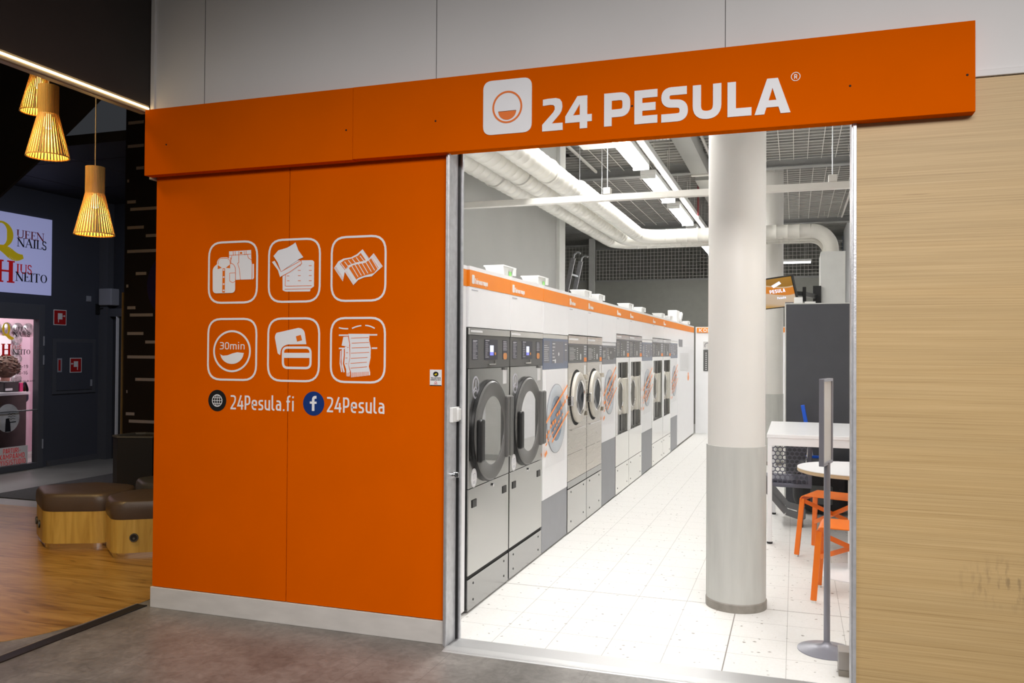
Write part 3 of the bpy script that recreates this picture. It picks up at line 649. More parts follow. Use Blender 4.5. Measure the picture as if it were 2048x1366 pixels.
# ================================================================== WINDOW-STYLE DECALS ON THE ORANGE WALL
FP = facing_front(3.96)
class Quad:
    """maps points of a drawing (traced inside its own four corners tl, tr, br, bl) onto a rectangle of the wall"""
    def __init__(s, tl, tr, br, bl, x0, z0, w, h): s.c = [Vector(c) for c in (tl, tr, br, bl)]; s.x0, s.z0, s.w, s.h = x0, z0, w, h
    def __call__(s, pts):
        out = []; tl, tr, br, bl = s.c
        for p in pts:
            q = Vector(p[:2]); u = v = .5
            for _ in range(8):
                f = (tl * (1 - u) + tr * u) * (1 - v) + (bl * (1 - u) + br * u) * v - q
                du = (tr - tl) * (1 - v) + (br - bl) * v; dv = (bl - tl) * (1 - u) + (br - tr) * u
                D = du.x * dv.y - du.y * dv.x
                u -= (f.x * dv.y - f.y * dv.x) / D; v -= (du.x * f.y - du.y * f.x) / D
            r = [s.x0 + u * s.w, s.z0 + (1 - v) * s.h]
            if len(p) > 2: r.append(p[2])
            out.append(tuple(r))
        return out
def icon(label, q):
    t = thing('laundry_icon', label, 'wall sticker', (q.x0 + q.w / 2, 3.96, q.z0), 'laundry service icons on the orange wall')
    mb = MB(); a = .0058; stroke(mb, FP, rrect(q.x0 + a, q.z0 + a, q.x0 + q.w - a, q.z0 + q.h - a, .085), .0115, 0, .0015, True)
    part(mb, 'rounded_border', 'decal', t); return t
def white(t, q, fills, strokes=(), name='drawing'):
    mb = MB()
    for f in fills: fill(mb, FP, rp(q(f), True) if any(len(p) > 2 for p in f) else q(f), 0, .0012)
    for s, wd in strokes: stroke(mb, FP, rp(q(s)), wd, 0, .0012)
    return part(mb, name, 'decal', t)
def orange(p, q, strokes, fills=(), wd=.0028):
    mb = MB()
    for s in strokes: stroke(mb, FP, rp(q(s)), wd, .0012, .0022)
    for f in fills: fill(mb, FP, q(f), .0012, .0021)
    return sub(mb, 'orange_lines', 'orange_line', p)
X1, X2, X3, Z1, Z2, IW, IH = -3.182, -2.780, -2.382, 1.763, 1.327, .336, .355
# shirt and jeans
q = Quad((105, 165), (914, 146), (905, 1238), (90, 1245), X1, Z1, IW, IH)
t = icon('white icon of a shirt and jeans, top left of the six icons', q)
p = white(t, q, [[(445, 335), (800, 318), (805, 500), (812, 560), (812, 825), (635, 828), (600, 828), (555, 832), (445, 700)],
                 [(820, 560), (845, 560), (845, 800), (830, 825), (812, 825), (820, 790)]])
orange(p, q, [[(445, 405), (800, 388)], [(605, 335), (605, 530), (585, 545), (612, 640), (630, 828)], [(490, 410), (485, 460), (465, 500)], [(745, 395), (755, 450), (808, 490)], [(512, 335), (515, 410)], [(545, 335), (545, 410)], [(690, 330), (700, 405)], [(722, 330), (722, 405)], [(818, 560), (815, 825)]],
       [ell(*((641, 366)), 20, 18, 16)])
mb = MB(); fill(mb, FP, rp(q([(178, 620, .02), (250, 555), (250, 500, .02), (300, 440, .03), (430, 435, .03), (470, 500, .02), (475, 545), (545, 590, .02), (545, 1055, .025), (178, 1062, .025)]), True), .0022, .0030)
p2 = part(mb, 'shirt', 'decal', t)
mb = MB()
for s in ([(480, 540), (535, 565, .02), (552, 640), (550, 1000)], [(270, 560), (270, 500, .03), (300, 455, .03), (430, 455, .03), (465, 500, .02), (465, 560)], [(460, 712), (545, 710)], [(458, 712), (458, 850), (505, 878), (545, 860)], [(475, 440), (475, 560)]):
    stroke(mb, FP, rp(q(s)), .0028, .0030, .0036)
for f in ([(265, 570), (330, 620), (262, 640)], [(465, 560), (465, 630), (395, 620)], [(342, 630), (382, 630), (378, 1050), (335, 1050)]): fill(mb, FP, q(f), .0030, .0036)
sub(mb, 'orange_lines', 'orange_line', p2)
mb = MB()
for y in (657, 780, 903, 1012): fill(mb, FP, q(ell(361, y, 13, 15, 14)), .0036, .0041)
sub(mb, 'buttons', 'decal', p2)
# pillows and stacked linen
q = Quad((490, 72), (843, 58), (838, 517), (482, 521), X2, Z1, IW, IH)
t = icon('white icon of pillows over folded linen, top middle of the six icons', q)
p = white(t, q, [[(600, 222), (790, 220, .01), (797, 232), (795, 405), (775, 420), (768, 440), (600, 441, .015), (585, 430), (585, 320)]])
orange(p, q, [[(607, 310), (603, 400), (612, 402), (780, 400)], [(600, 424), (775, 421)]] + [[(x, y), (x + 18, y)] for y in (258, 292, 328, 364) for x in (690, 763)] + [[(615, y), (632, y)] for y in (330, 364)])
mb = MB(); fill(mb, FP, q([(515, 232), (535, 222), (575, 300), (680, 240), (705, 222), (720, 228), (712, 250), (650, 300), (570, 340), (555, 290)]), .0022, .0030)
p2 = part(mb, 'lower_pillow', 'decal', t); mb = MB()
stroke(mb, FP, q([(535, 222), (577, 300), (690, 235), (712, 222), (716, 244), (640, 300), (572, 338)]), .003, .0030, .0036); sub(mb, 'orange_lines', 'orange_line', p2)
mb = MB(); fill(mb, FP, q([(527, 190), (560, 150), (620, 132), (660, 108), (676, 95), (695, 150), (728, 200), (700, 212), (640, 255), (578, 300), (555, 235)]), .0038, .0045)
p2 = part(mb, 'upper_pillow', 'decal', t)
# striped rugs
q = Quad((926, 52), (1297, 38), (1294, 512), (920, 516), X3, Z1, IW, IH)
t = icon('white icon of two crossed striped rugs, top right of the six icons', q)
rugA = [(945, 275), (975, 228), (1010, 208), (1060, 200), (1100, 178), (1138, 143), (1180, 205), (1150, 235), (1090, 242), (1040, 265), (1018, 300), (1005, 370)]
rugB = [(1018, 300), (1050, 260), (1100, 240), (1150, 232), (1185, 205), (1213, 172), (1272, 265), (1235, 300), (1200, 335), (1150, 342), (1110, 360), (1078, 397)]
def rugstripes(o0, d, dz, k): return [[(o0[0] + i * d[0], o0[1] + i * d[1]), (o0[0] + i * d[0] + dz[0], o0[1] + i * d[1] + dz[1])] for i in range(k)]
p = white(t, q, [rugA])
sA = MB()
fill(sA, FP, q([(985, 243), (1018, 218), (1065, 208), (1108, 188), (1126, 168), (1160, 222), (1095, 236), (1045, 255), (1020, 290)]), .0012, .0018); sub(sA, 'orange_field', 'orange_line', p)
sB = MB()
for s in rugstripes((992, 240), (26, -10), (36, 50), 6): stroke(sB, FP, q(s), .0042, .0018, .0024)
sub(sB, 'stripes', 'decal', p)
sB = MB(); fill(sB, FP, q(rugB), .0026, .0034); p2 = part(sB, 'front_rug', 'decal', t)
sB = MB(); fill(sB, FP, q([(1048, 275), (1075, 256), (1110, 248), (1155, 240), (1190, 215), (1200, 200), (1245, 275), (1215, 312), (1150, 330), (1112, 345), (1098, 358)]), .0034, .0040); sub(sB, 'orange_field', 'orange_line', p2)
sB = MB()
for i in range(7): a = (1066 + i * 22, 258 - i * 9.0 + (3 if i in (2, 3) else 0)); stroke(sB, FP, q([a, (a[0] + 44, a[1] + 80)]), .0042, .0040, .0046)
sub(sB, 'stripes', 'decal', p2)
sB = MB()
for (a, b, c, d) in (((948, 272), (1008, 370), (14, -8), 12), ((1020, 300), (1080, 397), (14, -8), 12), ((1150, 160), (1186, 222), (12, -8), 9), ((1215, 180), (1270, 268), (-14, 8), 12)):
    for i in range(d):
        f = (i + .5) / d; x, y = a[0] + (b[0] - a[0]) * f, a[1] + (b[1] - a[1]) * f; stroke(sB, FP, q([(x, y), (x + c[0], y + c[1])]), .0009, .0034, .0039)
sub(sB, 'fringe_lines', 'orange_line', p2)
# 30 min drum
q = Quad((71, 619), (405, 617), (401, 1063), (65, 1060), X1, Z2, IW, IH)
t = icon('white icon reading 30min over a half-full drum, bottom left of the six icons', q)
mb = MB(); cx, cz = -3.0145, 1.327 + .167; stroke(mb, FP, ell(cx, cz, .121, .113, 56), .011, 0, .0012, True)
text(mb, FP, '30min', -3.097, -2.930, 1.504, .041, .125, 0, .0012)
wv = q([(150, 872), (175, 885), (205, 882), (240, 868), (270, 860), (315, 865)])
fill(mb, FP, wv + [(cx + .078 * math.cos(a), 1.484 + .062 * math.sin(a) - .0) for a in [-.12 - i * (PI - .24) / 16 for i in range(17)]], 0, .0012)
part(mb, 'drawing', 'decal', t)
# payment cards
q = Quad((483, 614), (836, 613), (835, 1073), (477, 1068), X2, Z2, IW, IH)
t = icon('white icon of two payment cards, bottom middle of the six icons', q)
mb = MB(); fill(mb, FP, rp(q([(530, 740, .03), (545, 722), (690, 688), (722, 690, .03), (733, 720), (745, 803), (610, 805, .03), (575, 830, .03), (568, 880), (552, 868)]), True), 0, .0012)
p = part(mb, 'back_card', 'decal', t); mb = MB(); fill(mb, FP, q([(676, 747), (708, 737), (717, 775), (684, 785)]), .0012, .002); sub(mb, 'chip', 'orange_line', p)
mb = MB(); stroke(mb, FP, rp(q([(587, 827, .03), (773, 827, .03), (773, 972, .03), (587, 970, .03)]), True), .013, 0, .0012, True); fill(mb, FP, q([(590, 864), (768, 864), (768, 900), (590, 900)]), 0, .0012)
part(mb, 'front_card', 'decal', t)
# drying towels
q = Quad((922, 608), (1292, 610), (1288, 1082), (916, 1077), X3, Z2, IW, IH)
t = icon('white icon of a towel drying on rails, bottom right of the six icons', q)
p = white(t, q, [[(1043, 728), (1185, 730), (1180, 770), (1192, 830), (1190, 900), (1178, 960), (1187, 1000), (1187, 1022), (1062, 1038), (1060, 1000), (1045, 950), (1055, 900), (1055, 800)],
                 [(1010, 750), (1040, 748), (1050, 800), (1048, 820), (998, 812)], [(1020, 820), (1050, 815), (1052, 900), (1042, 950), (1055, 1005), (1050, 1032), (1030, 1030), (1028, 980), (1015, 940), (1020, 880)],
                 [(1000, 835), (1012, 828), (1012, 880), (1006, 940), (1018, 1000), (1010, 1003), (998, 960), (996, 900)], [(988, 850), (995, 845), (990, 930), (1002, 1000), (994, 1000), (984, 940)]],
          [([(980, 684), (1008, 692, .02), (1042, 692)], .007), ([(1068, 690), (1098, 676, .02), (1130, 671)], .007), ([(1156, 670), (1190, 674, .02), (1218, 692)], .007),
           ([(980, 738), (1042, 738)], .008), ([(1185, 737), (1234, 737)], .008), ([(980, 832), (1018, 832)], .008), ([(1198, 831), (1234, 831)], .008)])
orange(p, q, [[(1062, 759), (1178, 755)], [(1066, 795), (1180, 790)], [(1066, 829), (1182, 825)], [(1060, 866), (1182, 860)], [(1060, 903), (1170, 896)], [(1058, 938), (1166, 930)], [(1058, 972), (1168, 962)], [(1036, 825), (1046, 825)], [(1028, 862), (1042, 862)], [(1024, 900), (1038, 900)], [(1022, 940), (1036, 940)]] + [[(1068 + i * 9, 1003 - i * .6), (1068 + i * 9, 1040 - i)] for i in range(13)] + [[(1035, 1005), (1035, 1032)], [(1045, 1003), (1045, 1032)], [(1053, 1000), (1060, 1040)]])
# web address and social account
t = thing('web_address_decal', 'white 24Pesula.fi lettering beside a black globe disc', 'wall sticker', (-2.85, 3.96, 1.16))
p = part(MB().lathe([(.061, 0), (.061, -.0012)], (-3.110, 3.96, 1.213), 'y', 48), 'black_disc', 'black', t)
mb = MB(); c = (-3.110, 1.213)
stroke(mb, FP, ell(*c, .033, .033, 32), .0042, .0012, .002, True); stroke(mb, FP, ell(*c, .0165, .033, 28), .0028, .0012, .002, True); stroke(mb, FP, [(c[0], c[1] - .033), (c[0], c[1] + .033)], .0028, .0012, .002)
for d, l in ((0, .033), (.016, .028), (-.016, .028)): stroke(mb, FP, [(c[0] - l, c[1] + d), (c[0] + l, c[1] + d)], .0028, .0012, .002)
sub(mb, 'globe_symbol', 'decal', p)
mb = MB(); text(mb, FP, '24Pesula.fi', -3.020, -2.604, 1.166, .080, .12, 0, .0012, .14); part(mb, 'lettering', 'decal', t)
t = thing('social_media_decal', 'white 24Pesula lettering beside a dark blue disc with a white f', 'wall sticker', (-2.25, 3.96, 1.16))
p = part(MB().lathe([(.066, 0), (.066, -.0012)], (-2.481, 3.96, 1.212), 'y', 48), 'blue_disc', 'fbblue', t)
mb = MB(); stroke(mb, FP, rp([(-2.463, 1.2465), (-2.483, 1.2465, .014), (-2.483, 1.172)]), .0155, .0012, .002); stroke(mb, FP, [(-2.504, 1.217), (-2.462, 1.217)], .012, .0012, .002); sub(mb, 'letter_f', 'decal', p)
mb = MB(); text(mb, FP, '24Pesula', -2.398, -2.052, 1.168, .082, .12, 0, .0012, .14); part(mb, 'lettering', 'decal', t)
# CCTV notice
t = thing('camera_notice', 'small white recording-camera notice sticker on the orange wall near the door frame', 'wall sticker', (-1.757, 3.96, 1.32))
p = part(MB().box(-1.791, -1.724, 3.9585, 3.96, 1.322, 1.406), 'sheet', 'paper', t)
CPn = facing_front(3.9585)
mb = MB(); fill(mb, CPn, ell(-1.757, 1.383, .015, .013, 20), 0, .0008); text(mb, CPn, 'TALLENTAVA', -1.785, -1.730, 1.359, .0075, .2, 0, .0008); text(mb, CPn, 'KAMERAVALVONTA', -1.785, -1.730, 1.3505, .0052, .2, 0, .0008); fill(mb, CPn, rct(-1.7905, 1.3225, -1.7245, 1.3265), 0, .0008)
sub(mb, 'black_print', 'black', p)
mb = MB(); stroke(mb, CPn, ell(-1.757, 1.340, .006, .004, 14), .0016, 0, .0008, True); stroke(mb, CPn, [(-1.767, 1.332), (-1.747, 1.332)], .002, 0, .0008); sub(mb, 'red_print', 'red', p)
mb = MB(); fill(mb, CPn, [(-1.766, 1.380), (-1.755, 1.388), (-1.748, 1.383), (-1.757, 1.376)], .0008, .0014); sub(mb, 'yellow_print', 'gold', p)
# switch and lock on the jamb
t = thing('door_switch', 'white push switch on the steel door jamb', 'switch', (-1.65, 3.985, 1.135))
part(MB().box(-1.675, -1.655, 3.945, 4.035, 1.137, 1.213), 'casing', 'tray', t, bevel=.003)
part(MB().box(-1.655, -1.643, 3.992, 4.030, 1.145, 1.205), 'rocker', 'tray', t, bevel=.003)
t = thing('door_lock', 'chrome lock cylinder with thumb turn on the steel door jamb', 'lock', (-1.65, 3.99, .865))
part(MB().lathe([(.017, 0), (.017, .012), (.013, .02)], (-1.675, 3.985, .865), 'x', 24), 'escutcheon', 'chrome', t, smooth=True)
part(MB().box(-1.655, -1.637, 3.980, 3.990, .852, .880), 'thumb_turn', 'chrome', t, bevel=.003)

# ================================================================== SHOP: CEILING SERVICES
def lamp(y0, y1, label, m='tube', x=-1.515, z=3.40, group='fluorescent battens in the row over the aisle'):
    t = thing('batten_lamp', label, 'ceiling lamp', (x, (y0 + y1) / 2, z), group)
    part(MB().box(x - .085, x + .085, y0 - .01, y1 + .01, z + .032, z + .085), 'housing', 'fixture', t, bevel=.006)
    mb = MB(); mb.prism([(x - .078, z + .030), (x - .066, z + .002), (x - .03, z - .008), (x + .03, z - .008), (x + .066, z + .002), (x + .078, z + .030)], y0, y1)
    mb.v = [(a, c, b) for a, b, c in mb.v]; part(mb, 'diffuser', m, t)
    for y in (y0, y1): part(MB().box(x - .083, x + .083, y - .012, y + .012, z - .010, z + .032), 'end_cap', 'fixture', t, bevel=.003)
    for y in (y0 + .25, y1 - .25): part(MB().tube([(x + .02, y, z + .085), (x + .02, y, 4.0)], .003, 6), 'suspension_wire', 'wire', t)
for i, lb in enumerate(('first fluorescent batten lamp, mostly hidden behind the orange sign', 'largest glowing fluorescent batten, its end just under the orange sign', 'second glowing batten lamp from the sign, above the white cross beam', 'third glowing batten lamp from the sign, seen beyond the white cross beam', 'fourth glowing batten lamp from the sign', 'farthest small glowing batten lamp, touching the white column')):
    y = 5.06 + 1.985 * i; lamp(y, y + 1.55, lb)
lamp_y = 17.5
t = thing('batten_lamp', 'thin fluorescent lamp far behind the mesh fence above the television', 'ceiling lamp', (0.03, 17.5, 3.3))
part(MB().box(-.25, .30, 17.46, 17.54, 3.33, 3.37), 'housing', 'fixture', t); part(MB().box(-.24, .29, 17.465, 17.535, 3.295, 3.33), 'diffuser', 'tubefar', t)
for x in (-.15, .2): part(MB().tube([(x, 17.5, 3.37), (x, 17.5, 4.0)], .003, 6), 'suspension_wire', 'wire', t)
t = thing('lamp_trunking', 'white trunking rail running beside the row of fluorescent lamps', 'rail', (-1.37, 9, 3.47))
part(MB().box(-1.405, -1.335, 4.6, 17.0, 3.47, 3.53), 'rail', 'fixture', t, bevel=.004)
for y in (7.6, 9.6, 11.6, 13.6, 15.6): part(MB().tube([(-1.37, y, 3.53), (-1.37, y, 4.0)], .003, 6), 'suspension_wire', 'wire', t)
t = thing('junction_box', 'white box with a dark screw beside the lamps just below the sign', 'box', (-1.77, 7.62, 3.45))
part(MB().box(-1.93, -1.60, 7.52, 7.78, 3.44, 3.54), 'casing', 'fixture', t, bevel=.004)
part(MB().cyl((-1.90, 7.518, 3.462), .008, .003, 'y', 12), 'screw', 'black', t); part(MB().tube([(-1.85, 7.65, 3.54), (-1.85, 7.65, 4.0)], .004, 6), 'suspension_wire', 'wire', t)
# spiral ducts
def duct(label, x, r1, zc, yturn, group):
    t = thing('ventilation_duct', label, 'duct', (x, 8, zc), group)
    def ribbed(pts, r):
        P = []; R_ = []
        for i in range(len(pts) - 1):
            a, b = Vector(pts[i]), Vector(pts[i + 1]); L = (b - a).length; k = max(1, int(L / .13))
            for j in range(k):
                c = a + (b - a) * (j / k)
                if L > .3:
                    d = (b - a).normalized() * .005
                    P += [c, c + d, c + d * 2]; R_ += [r, r + .0035, r]
                else: P.append(c); R_.append(r)
        P.append(Vector(pts[-1])); R_.append(r); return MB().tube(P, R_, 28)
    part(ribbed([(x, 4.08, zc), (x, 7.45, zc)], r1), 'thick_section', 'duct', t, smooth=True)
    r2 = r1 * .90; z2 = zc + .045
    part(MB().tube([(x, 7.45, zc), (x, 7.55, zc + .01), (x, 7.62, z2)], [r1, r1 * .93, r2], 28), 'reducer', 'duct', t, smooth=True)
    el = [(x + .32 - .32 * math.cos(a), yturn - .32 + .32 * math.sin(a), z2) for a in [PI / 2 * i / 10 for i in range(11)]]
    xe = .18; dn = [(xe + .24 * math.sin(a), yturn, z2 - .24 + .24 * math.cos(a)) for a in [PI / 2 * i / 10 for i in range(11)]]
    part(ribbed([(x, 7.62, z2), (x, yturn - .32, z2)], r2), 'long_section', 'duct', t, smooth=True)
    part(MB().tube(el, r2, 28), 'elbow', 'duct', t, smooth=True)
    part(ribbed([(x + .32, yturn, z2), (xe, yturn, z2)], r2), 'cross_section', 'duct', t, smooth=True)
    part(MB().tube(dn + [(xe + .24, yturn, 2.755)], r2, 28), 'elbow', 'duct', t, smooth=True)
    for y in (5.6, 8.6): part(MB().tube([(x, y, z2 + r2 * .98), (x, y, 4.0)], .004, 6), 'hanger_strap', 'galv', t)
    part(MB().lathe([(r1 + .004, 0), (r1 + .010, .01), (r1 + .004, .02)], (x, 6.55, zc), 'y', 32, cap=False), 'clamp', 'duct', t)
g = 'white ventilation ducts side by side under the ceiling'
duct('white spiral ventilation duct nearest the grey side wall, lowest in the photo', -2.39, .098, 2.985, 11.50, g)
duct('middle one of the three white spiral ventilation ducts', -2.17, .100, 2.985, 11.25, g)
duct('white spiral ventilation duct nearest the lamps, uppermost of the three', -1.93, .098, 2.985, 11.0, g)
t = thing('cross_beam', 'thin white horizontal rail hung across the shop below the ducts', 'rail', (-.8, 6.33, 2.67))
part(MB().box(-2.6, .93, 6.30, 6.36, 2.670, 2.718), 'rail', 'beam', t, bevel=.002)
for x in (-1.376, .249):
    b = part(MB().box(x - .028, x + .028, 6.295, 6.365, 2.718, 2.770), 'clip', 'beam', t, bevel=.004)
    sub(MB().tube([(x, 6.33, 2.77), (x, 6.33, 4.0)], .004, 8), 'hanger_rod', 'galv', b)
t = thing('sprinkler_pipe', 'thin dark red sprinkler pipe hanging beside the lamps', 'pipe', (-1.30, 12.0, 3.4))
part(MB().tube([(-1.3025, 12.0, 3.44), (-1.3025, 12.0, 3.90), (-1.3025, 11.9, 3.985)], .014, 12), 'pipe', 'redpipe', t, smooth=True)
part(MB().lathe([(.022, 0), (.012, .02), (.012, .05)], (-1.3025, 12.0, 3.39), 'z', 14), 'sprinkler_head', 'fixture', t)
t = thing('air_duct_box', 'wide grey rectangular air duct above and to the right of the lamps', 'duct', (-1.15, 12, 3.75))
for y0, y1 in ((8.6, 10.9), (11.3, 13.2), (13.5, 15.6)): part(MB().box(-1.27, -1.06, y0, y1, 3.80, 3.99), 'duct_section', 'innergrey', t, bevel=.004)
for y in (10.9, 13.2): part(MB().box(-1.275, -1.05, y, y + .09, 3.785, 3.99), 'flange', 'beam', t)
t = thing('air_outlet', 'ribbed white air outlet hanging between the lamps and the mesh ceiling', 'air outlet', (-1.26, 8.0, 3.6))
mb = MB(); 
for i in range(5): mb.box(-1.34 + i * .035, -1.315 + i * .035, 7.9, 8.25, 3.60, 4.0)
mb.box(-1.335, -1.18, 7.92, 8.23, 3.61, 4.0); part(mb, 'casing', 'duct', t)
t = thing('service_shaft', 'tall pale boxed shaft that the white ducts bend down into', 'shaft', (.42, 11.2, 0))
part(MB().box(.295, .575, 10.85, 11.62, 0, 2.75), 'casing', 'innerlight', t, bevel=.004)
part(MB().box(.285, .585, 10.84, 11.63, 0, .08), 'skirting', 'innergrey', t)

# ================================================================== COLUMNS
def column(cx, cy, label, z1=4.0):
    t = thing('round_column', label, 'column', (cx, cy, 0), 'round white columns')
    part(MB().cyl((cx, cy, .95), .1665, z1 - .95, 'z', 72), 'shaft', 'column', t, smooth=True)
    part(MB().cyl((cx, cy, .045), .1715, .91, 'z', 72), 'sleeve', 'columngrey', t, smooth=True)
    part(MB().lathe([(.177, 0), (.177, .045), (.172, .05)], (cx, cy, 0), 'z', 72), 'base_ring', 'rubber', t, smooth=True)
    part(MB().box(cx - .001 - .1722, cx + .001 - .1722, cy - .02, cy - .018, .05, .955), 'sleeve_seam', 'rubber', t)
column(-.331, 5.165, 'large round white column with a grey lower sleeve in the middle of the aisle')
column(-.318, 11.90, 'second round white column, half hidden behind the large one')

# ================================================================== THE ROW OF MACHINES (fronts face the aisle)
XF = -1.77
RW = facing_aisle(XF)
def plate_hole(y0, y1, z0, z1, cy, cz, r, x0, x1, n=48):
    mb = MB(); inner, outer = [], []
    for i in range(n):
        a = 2 * PI * i / n; c, s = math.cos(a), math.sin(a); inner.append((cy + r * c, cz + r * s))
        k = min((y1 - cy) / c if c > 1e-9 else 1e9, (y0 - cy) / c if c < -1e-9 else 1e9, (z1 - cz) / s if s > 1e-9 else 1e9, (z0 - cz) / s if s < -1e-9 else 1e9)
        outer.append((cy + k * c, cz + k * s))
    # snap the nearest perimeter sample to every corner
    for cy_, cz_ in ((y0, z0), (y0, z1), (y1, z0), (y1, z1)):
        i = min(range(n), key=lambda j: (outer[j][0] - cy_) ** 2 + (outer[j][1] - cz_) ** 2); outer[i] = (cy_, cz_)
    vs = [(x1, a, b) for a, b in outer] + [(x1, a, b) for a, b in inner] + [(x0, a, b) for a, b in inner] + [(x0, a, b) for a, b in outer]
    fs = []
    for i in range(n):
        j = (i + 1) % n; fs += [(i, j, n + j, n + i), (n + i, n + j, 2 * n + j, 2 * n + i), (3 * n + i, 3 * n + j, j, i)]
    return mb.add(vs, fs)
def shell(t, y0, y1, z1, m='steel_dark'):
    mb = MB(); mb.box(-2.50, XF - .03, y0 + .003, y0 + .02, .02, z1 - .01).box(-2.50, XF - .03, y1 - .02, y1 - .003, .02, z1 - .01).box(-2.50, -2.48, y0 + .003, y1 - .003, .02, z1 - .01).box(-2.50, XF - .03, y0 + .003, y1 - .003, z1 - .03, z1 - .01).box(-2.50, XF - .03, y0 + .003, y1 - .003, .02, .04)
    part(mb, 'cabinet', m, t)
def rows(mb, pl, y0, y1, z0, z1, n, d0, d1, h=.0045, seed=1):
    rnd = random.Random(seed)
    for i in range(n):
        z = z1 - (i + .5) * (z1 - z0) / n; fill(mb, pl, rct(y0, z, y0 + (y1 - y0) * rnd.uniform(.55, 1), z + h), d0, d1)
def btn(mb, pl, y, z, r, d0, d1): fill(mb, pl, ell(y, z, r, r, 14), d0, d1)

def dryer(y0, y1, label):
    t = thing('tumble_dryer', label, 'tumble dryer', (-2.1, (y0 + y1) / 2, 0), 'seventeen kilogram steel dryers'); a, b = y0 + .012, y1 - .006; wd = b - a
    shell(t, y0, y1, 1.64)
    part(MB().box(XF - .03, XF - .012, y0, y0 + .012, 0.02, 1.64), 'side_gap', 'blackgap', t)
    p = part(MB().box(XF - .03, XF + .004, a, b, 1.598, 1.638), 'top_trim', 'steel_light', t, bevel=.002)
    mb = MB(); fill(mb, facing_aisle(XF + .004), rct(a + .012, 1.613, a + .20, 1.625), 0, .0008); sub(mb, 'maker_plate', 'paper', p)
    c = part(MB().box(XF - .03, XF, a, b, 1.403, 1.596), 'control_panel', 'ctrl', t, bevel=.002)
    mb = MB(); fill(mb, RW, rct(a + .045, 1.454, a + .135, 1.572), 0, .0015); sub(mb, 'instruction_label', 'decaldark', c)
    mb = MB(); fill(mb, RW, rct(a + .245, 1.452, a + .475, 1.575), 0, .003); sub(mb, 'display_panel', 'decaldark', c)
    mb = MB(); fill(mb, RW, rct(a + .575, 1.452, a + .665, 1.575), 0, .0015); sub(mb, 'price_label', 'decaldark', c)
    mb = MB(); rows(mb, RW, a + .052, a + .13, 1.455, 1.56, 13, .0015, .002, .003); fill(mb, RW, rct(a + .052, 1.560, a + .12, 1.567), .0015, .002)
    rows(mb, RW, a + .255, a + .315, 1.46, 1.558, 8, .003, .0035, .004, 3); fill(mb, RW, rct(a + .252, 1.565, a + .32, 1.571), .003, .0035)
    rows(mb, RW, a + .582, a + .655, 1.505, 1.568, 6, .0015, .002, .005, 5); sub(mb, 'print', 'printgrey', c)
    mb = MB(); fill(mb, RW, rct(a + .335, 1.498, a + .395, 1.539), .003, .004); sub(mb, 'display', 'lcd', c)
    mb = MB(); fill(mb, RW, rct(a + .335, 1.478, a + .395, 1.497), .003, .004); sub(mb, 'display_field', 'lcdblue', c)
    mb = MB(); fill(mb, RW, ell(a + .427, 1.488, .010, .009, 14), .003, .005); fill(mb, RW, rrect(a + .585, 1.452, a + .655, 1.493, .02), .0015, .0025); sub(mb, 'start_button', 'orangelabel', c)
    mb = MB(); mb.box(XF, XF + .012, a + .30, a + .42, 1.421, 1.426).box(XF, XF + .01, a + .415, a + .42, 1.426, 1.447); sub(mb, 'card_slot', 'steel_light', c)
    cy, cz = (a + b) / 2 - .02, 1.022
    part(plate_hole(a, b, .712, 1.400, cy, cz, .25, XF - .03, XF), 'front_panel', 'steel', t)
    part(MB().lathe([(.25, -.03), (.262, -.05), (.262, -.55), (0, -.55)], (XF, cy, cz), 'x', 48, cap=False), 'drum', 'drum', t, smooth=True)
    for k in range(3):
        an = PI / 2 + k * 2 * PI / 3; part(MB().bar((XF - .1, cy + .235 * math.cos(an), cz + .235 * math.sin(an)), (XF - .54, cy + .235 * math.cos(an), cz + .235 * math.sin(an)), .03, .05, (0, math.cos(an), math.sin(an))), 'drum_paddle', 'drum', t)
    d = part(MB().lathe([(.300, .003), (.300, .022), (.293, .029), (.214, .030), (.207, .025), (.207, .004)], (XF, cy, cz), 'x', 64, cap=False).lathe([(.300, .003), (.207, .004)], (XF, cy, cz), 'x', 64, cap=False), 'door', 'ring', t, smooth=True)
    sub(MB().lathe([(.308, .001), (.308, .018), (.299, .020), (.299, .001)], (XF, cy, cz), 'x', 64, cap=False), 'door_rim', 'black', d, smooth=True)
    sub(MB().lathe([(.207, .023), (.0, .0231)], (XF, cy, cz), 'x', 48, cap=False), 'door_glass', 'glass', d, smooth=True)
    sub(MB().box(XF + .028, XF + .062, cy - .285, cy - .222, cz - .165, cz + .085), 'door_grip', 'black', d, bevel=.012)
    h = part(MB().box(XF, XF + .050, cy + .215, cy + .325, .832, 1.222), 'hinge_cover', 'ring', t, bevel=.01)
    sub(MB().box(XF + .0502, XF + .053, cy + .250, cy + .318, .84, 1.214), 'cover_plate', 'ctrl', h, bevel=.003)
    e = MB(); ec = (a + .105, 1.290); stroke(e, RW, ell(*ec, .048, .062, 32), .011, 0, .0012, True); stroke(e, RW, [(ec[0], ec[1]), (ec[0], ec[1] + .045)], .009, 0, .0012); stroke(e, RW, rp([(ec[0] - .035, ec[1] - .02), (ec[0], ec[1] + .01, .02), (ec[0] + .035, ec[1] - .035)]), .009, 0, .0012); stroke(e, RW, rp([(ec[0] - .03, ec[1] - .03), (ec[0] + .005, ec[1] - .012, .02), (ec[0] + .03, ec[1] - .05)]), .005, 0, .0012)
    part(e, 'round_emblem', 'printgrey', t)
    s_ = part(MB().box(XF, XF + .004, b - .125, b - .065, 1.295, 1.385), 'instruction_tag', 'paper', t, bevel=.001)
    sub(MB().box(XF, XF + .012, b - .12, b - .07, 1.385, 1.398), 'tag_clip', 'ring', s_)
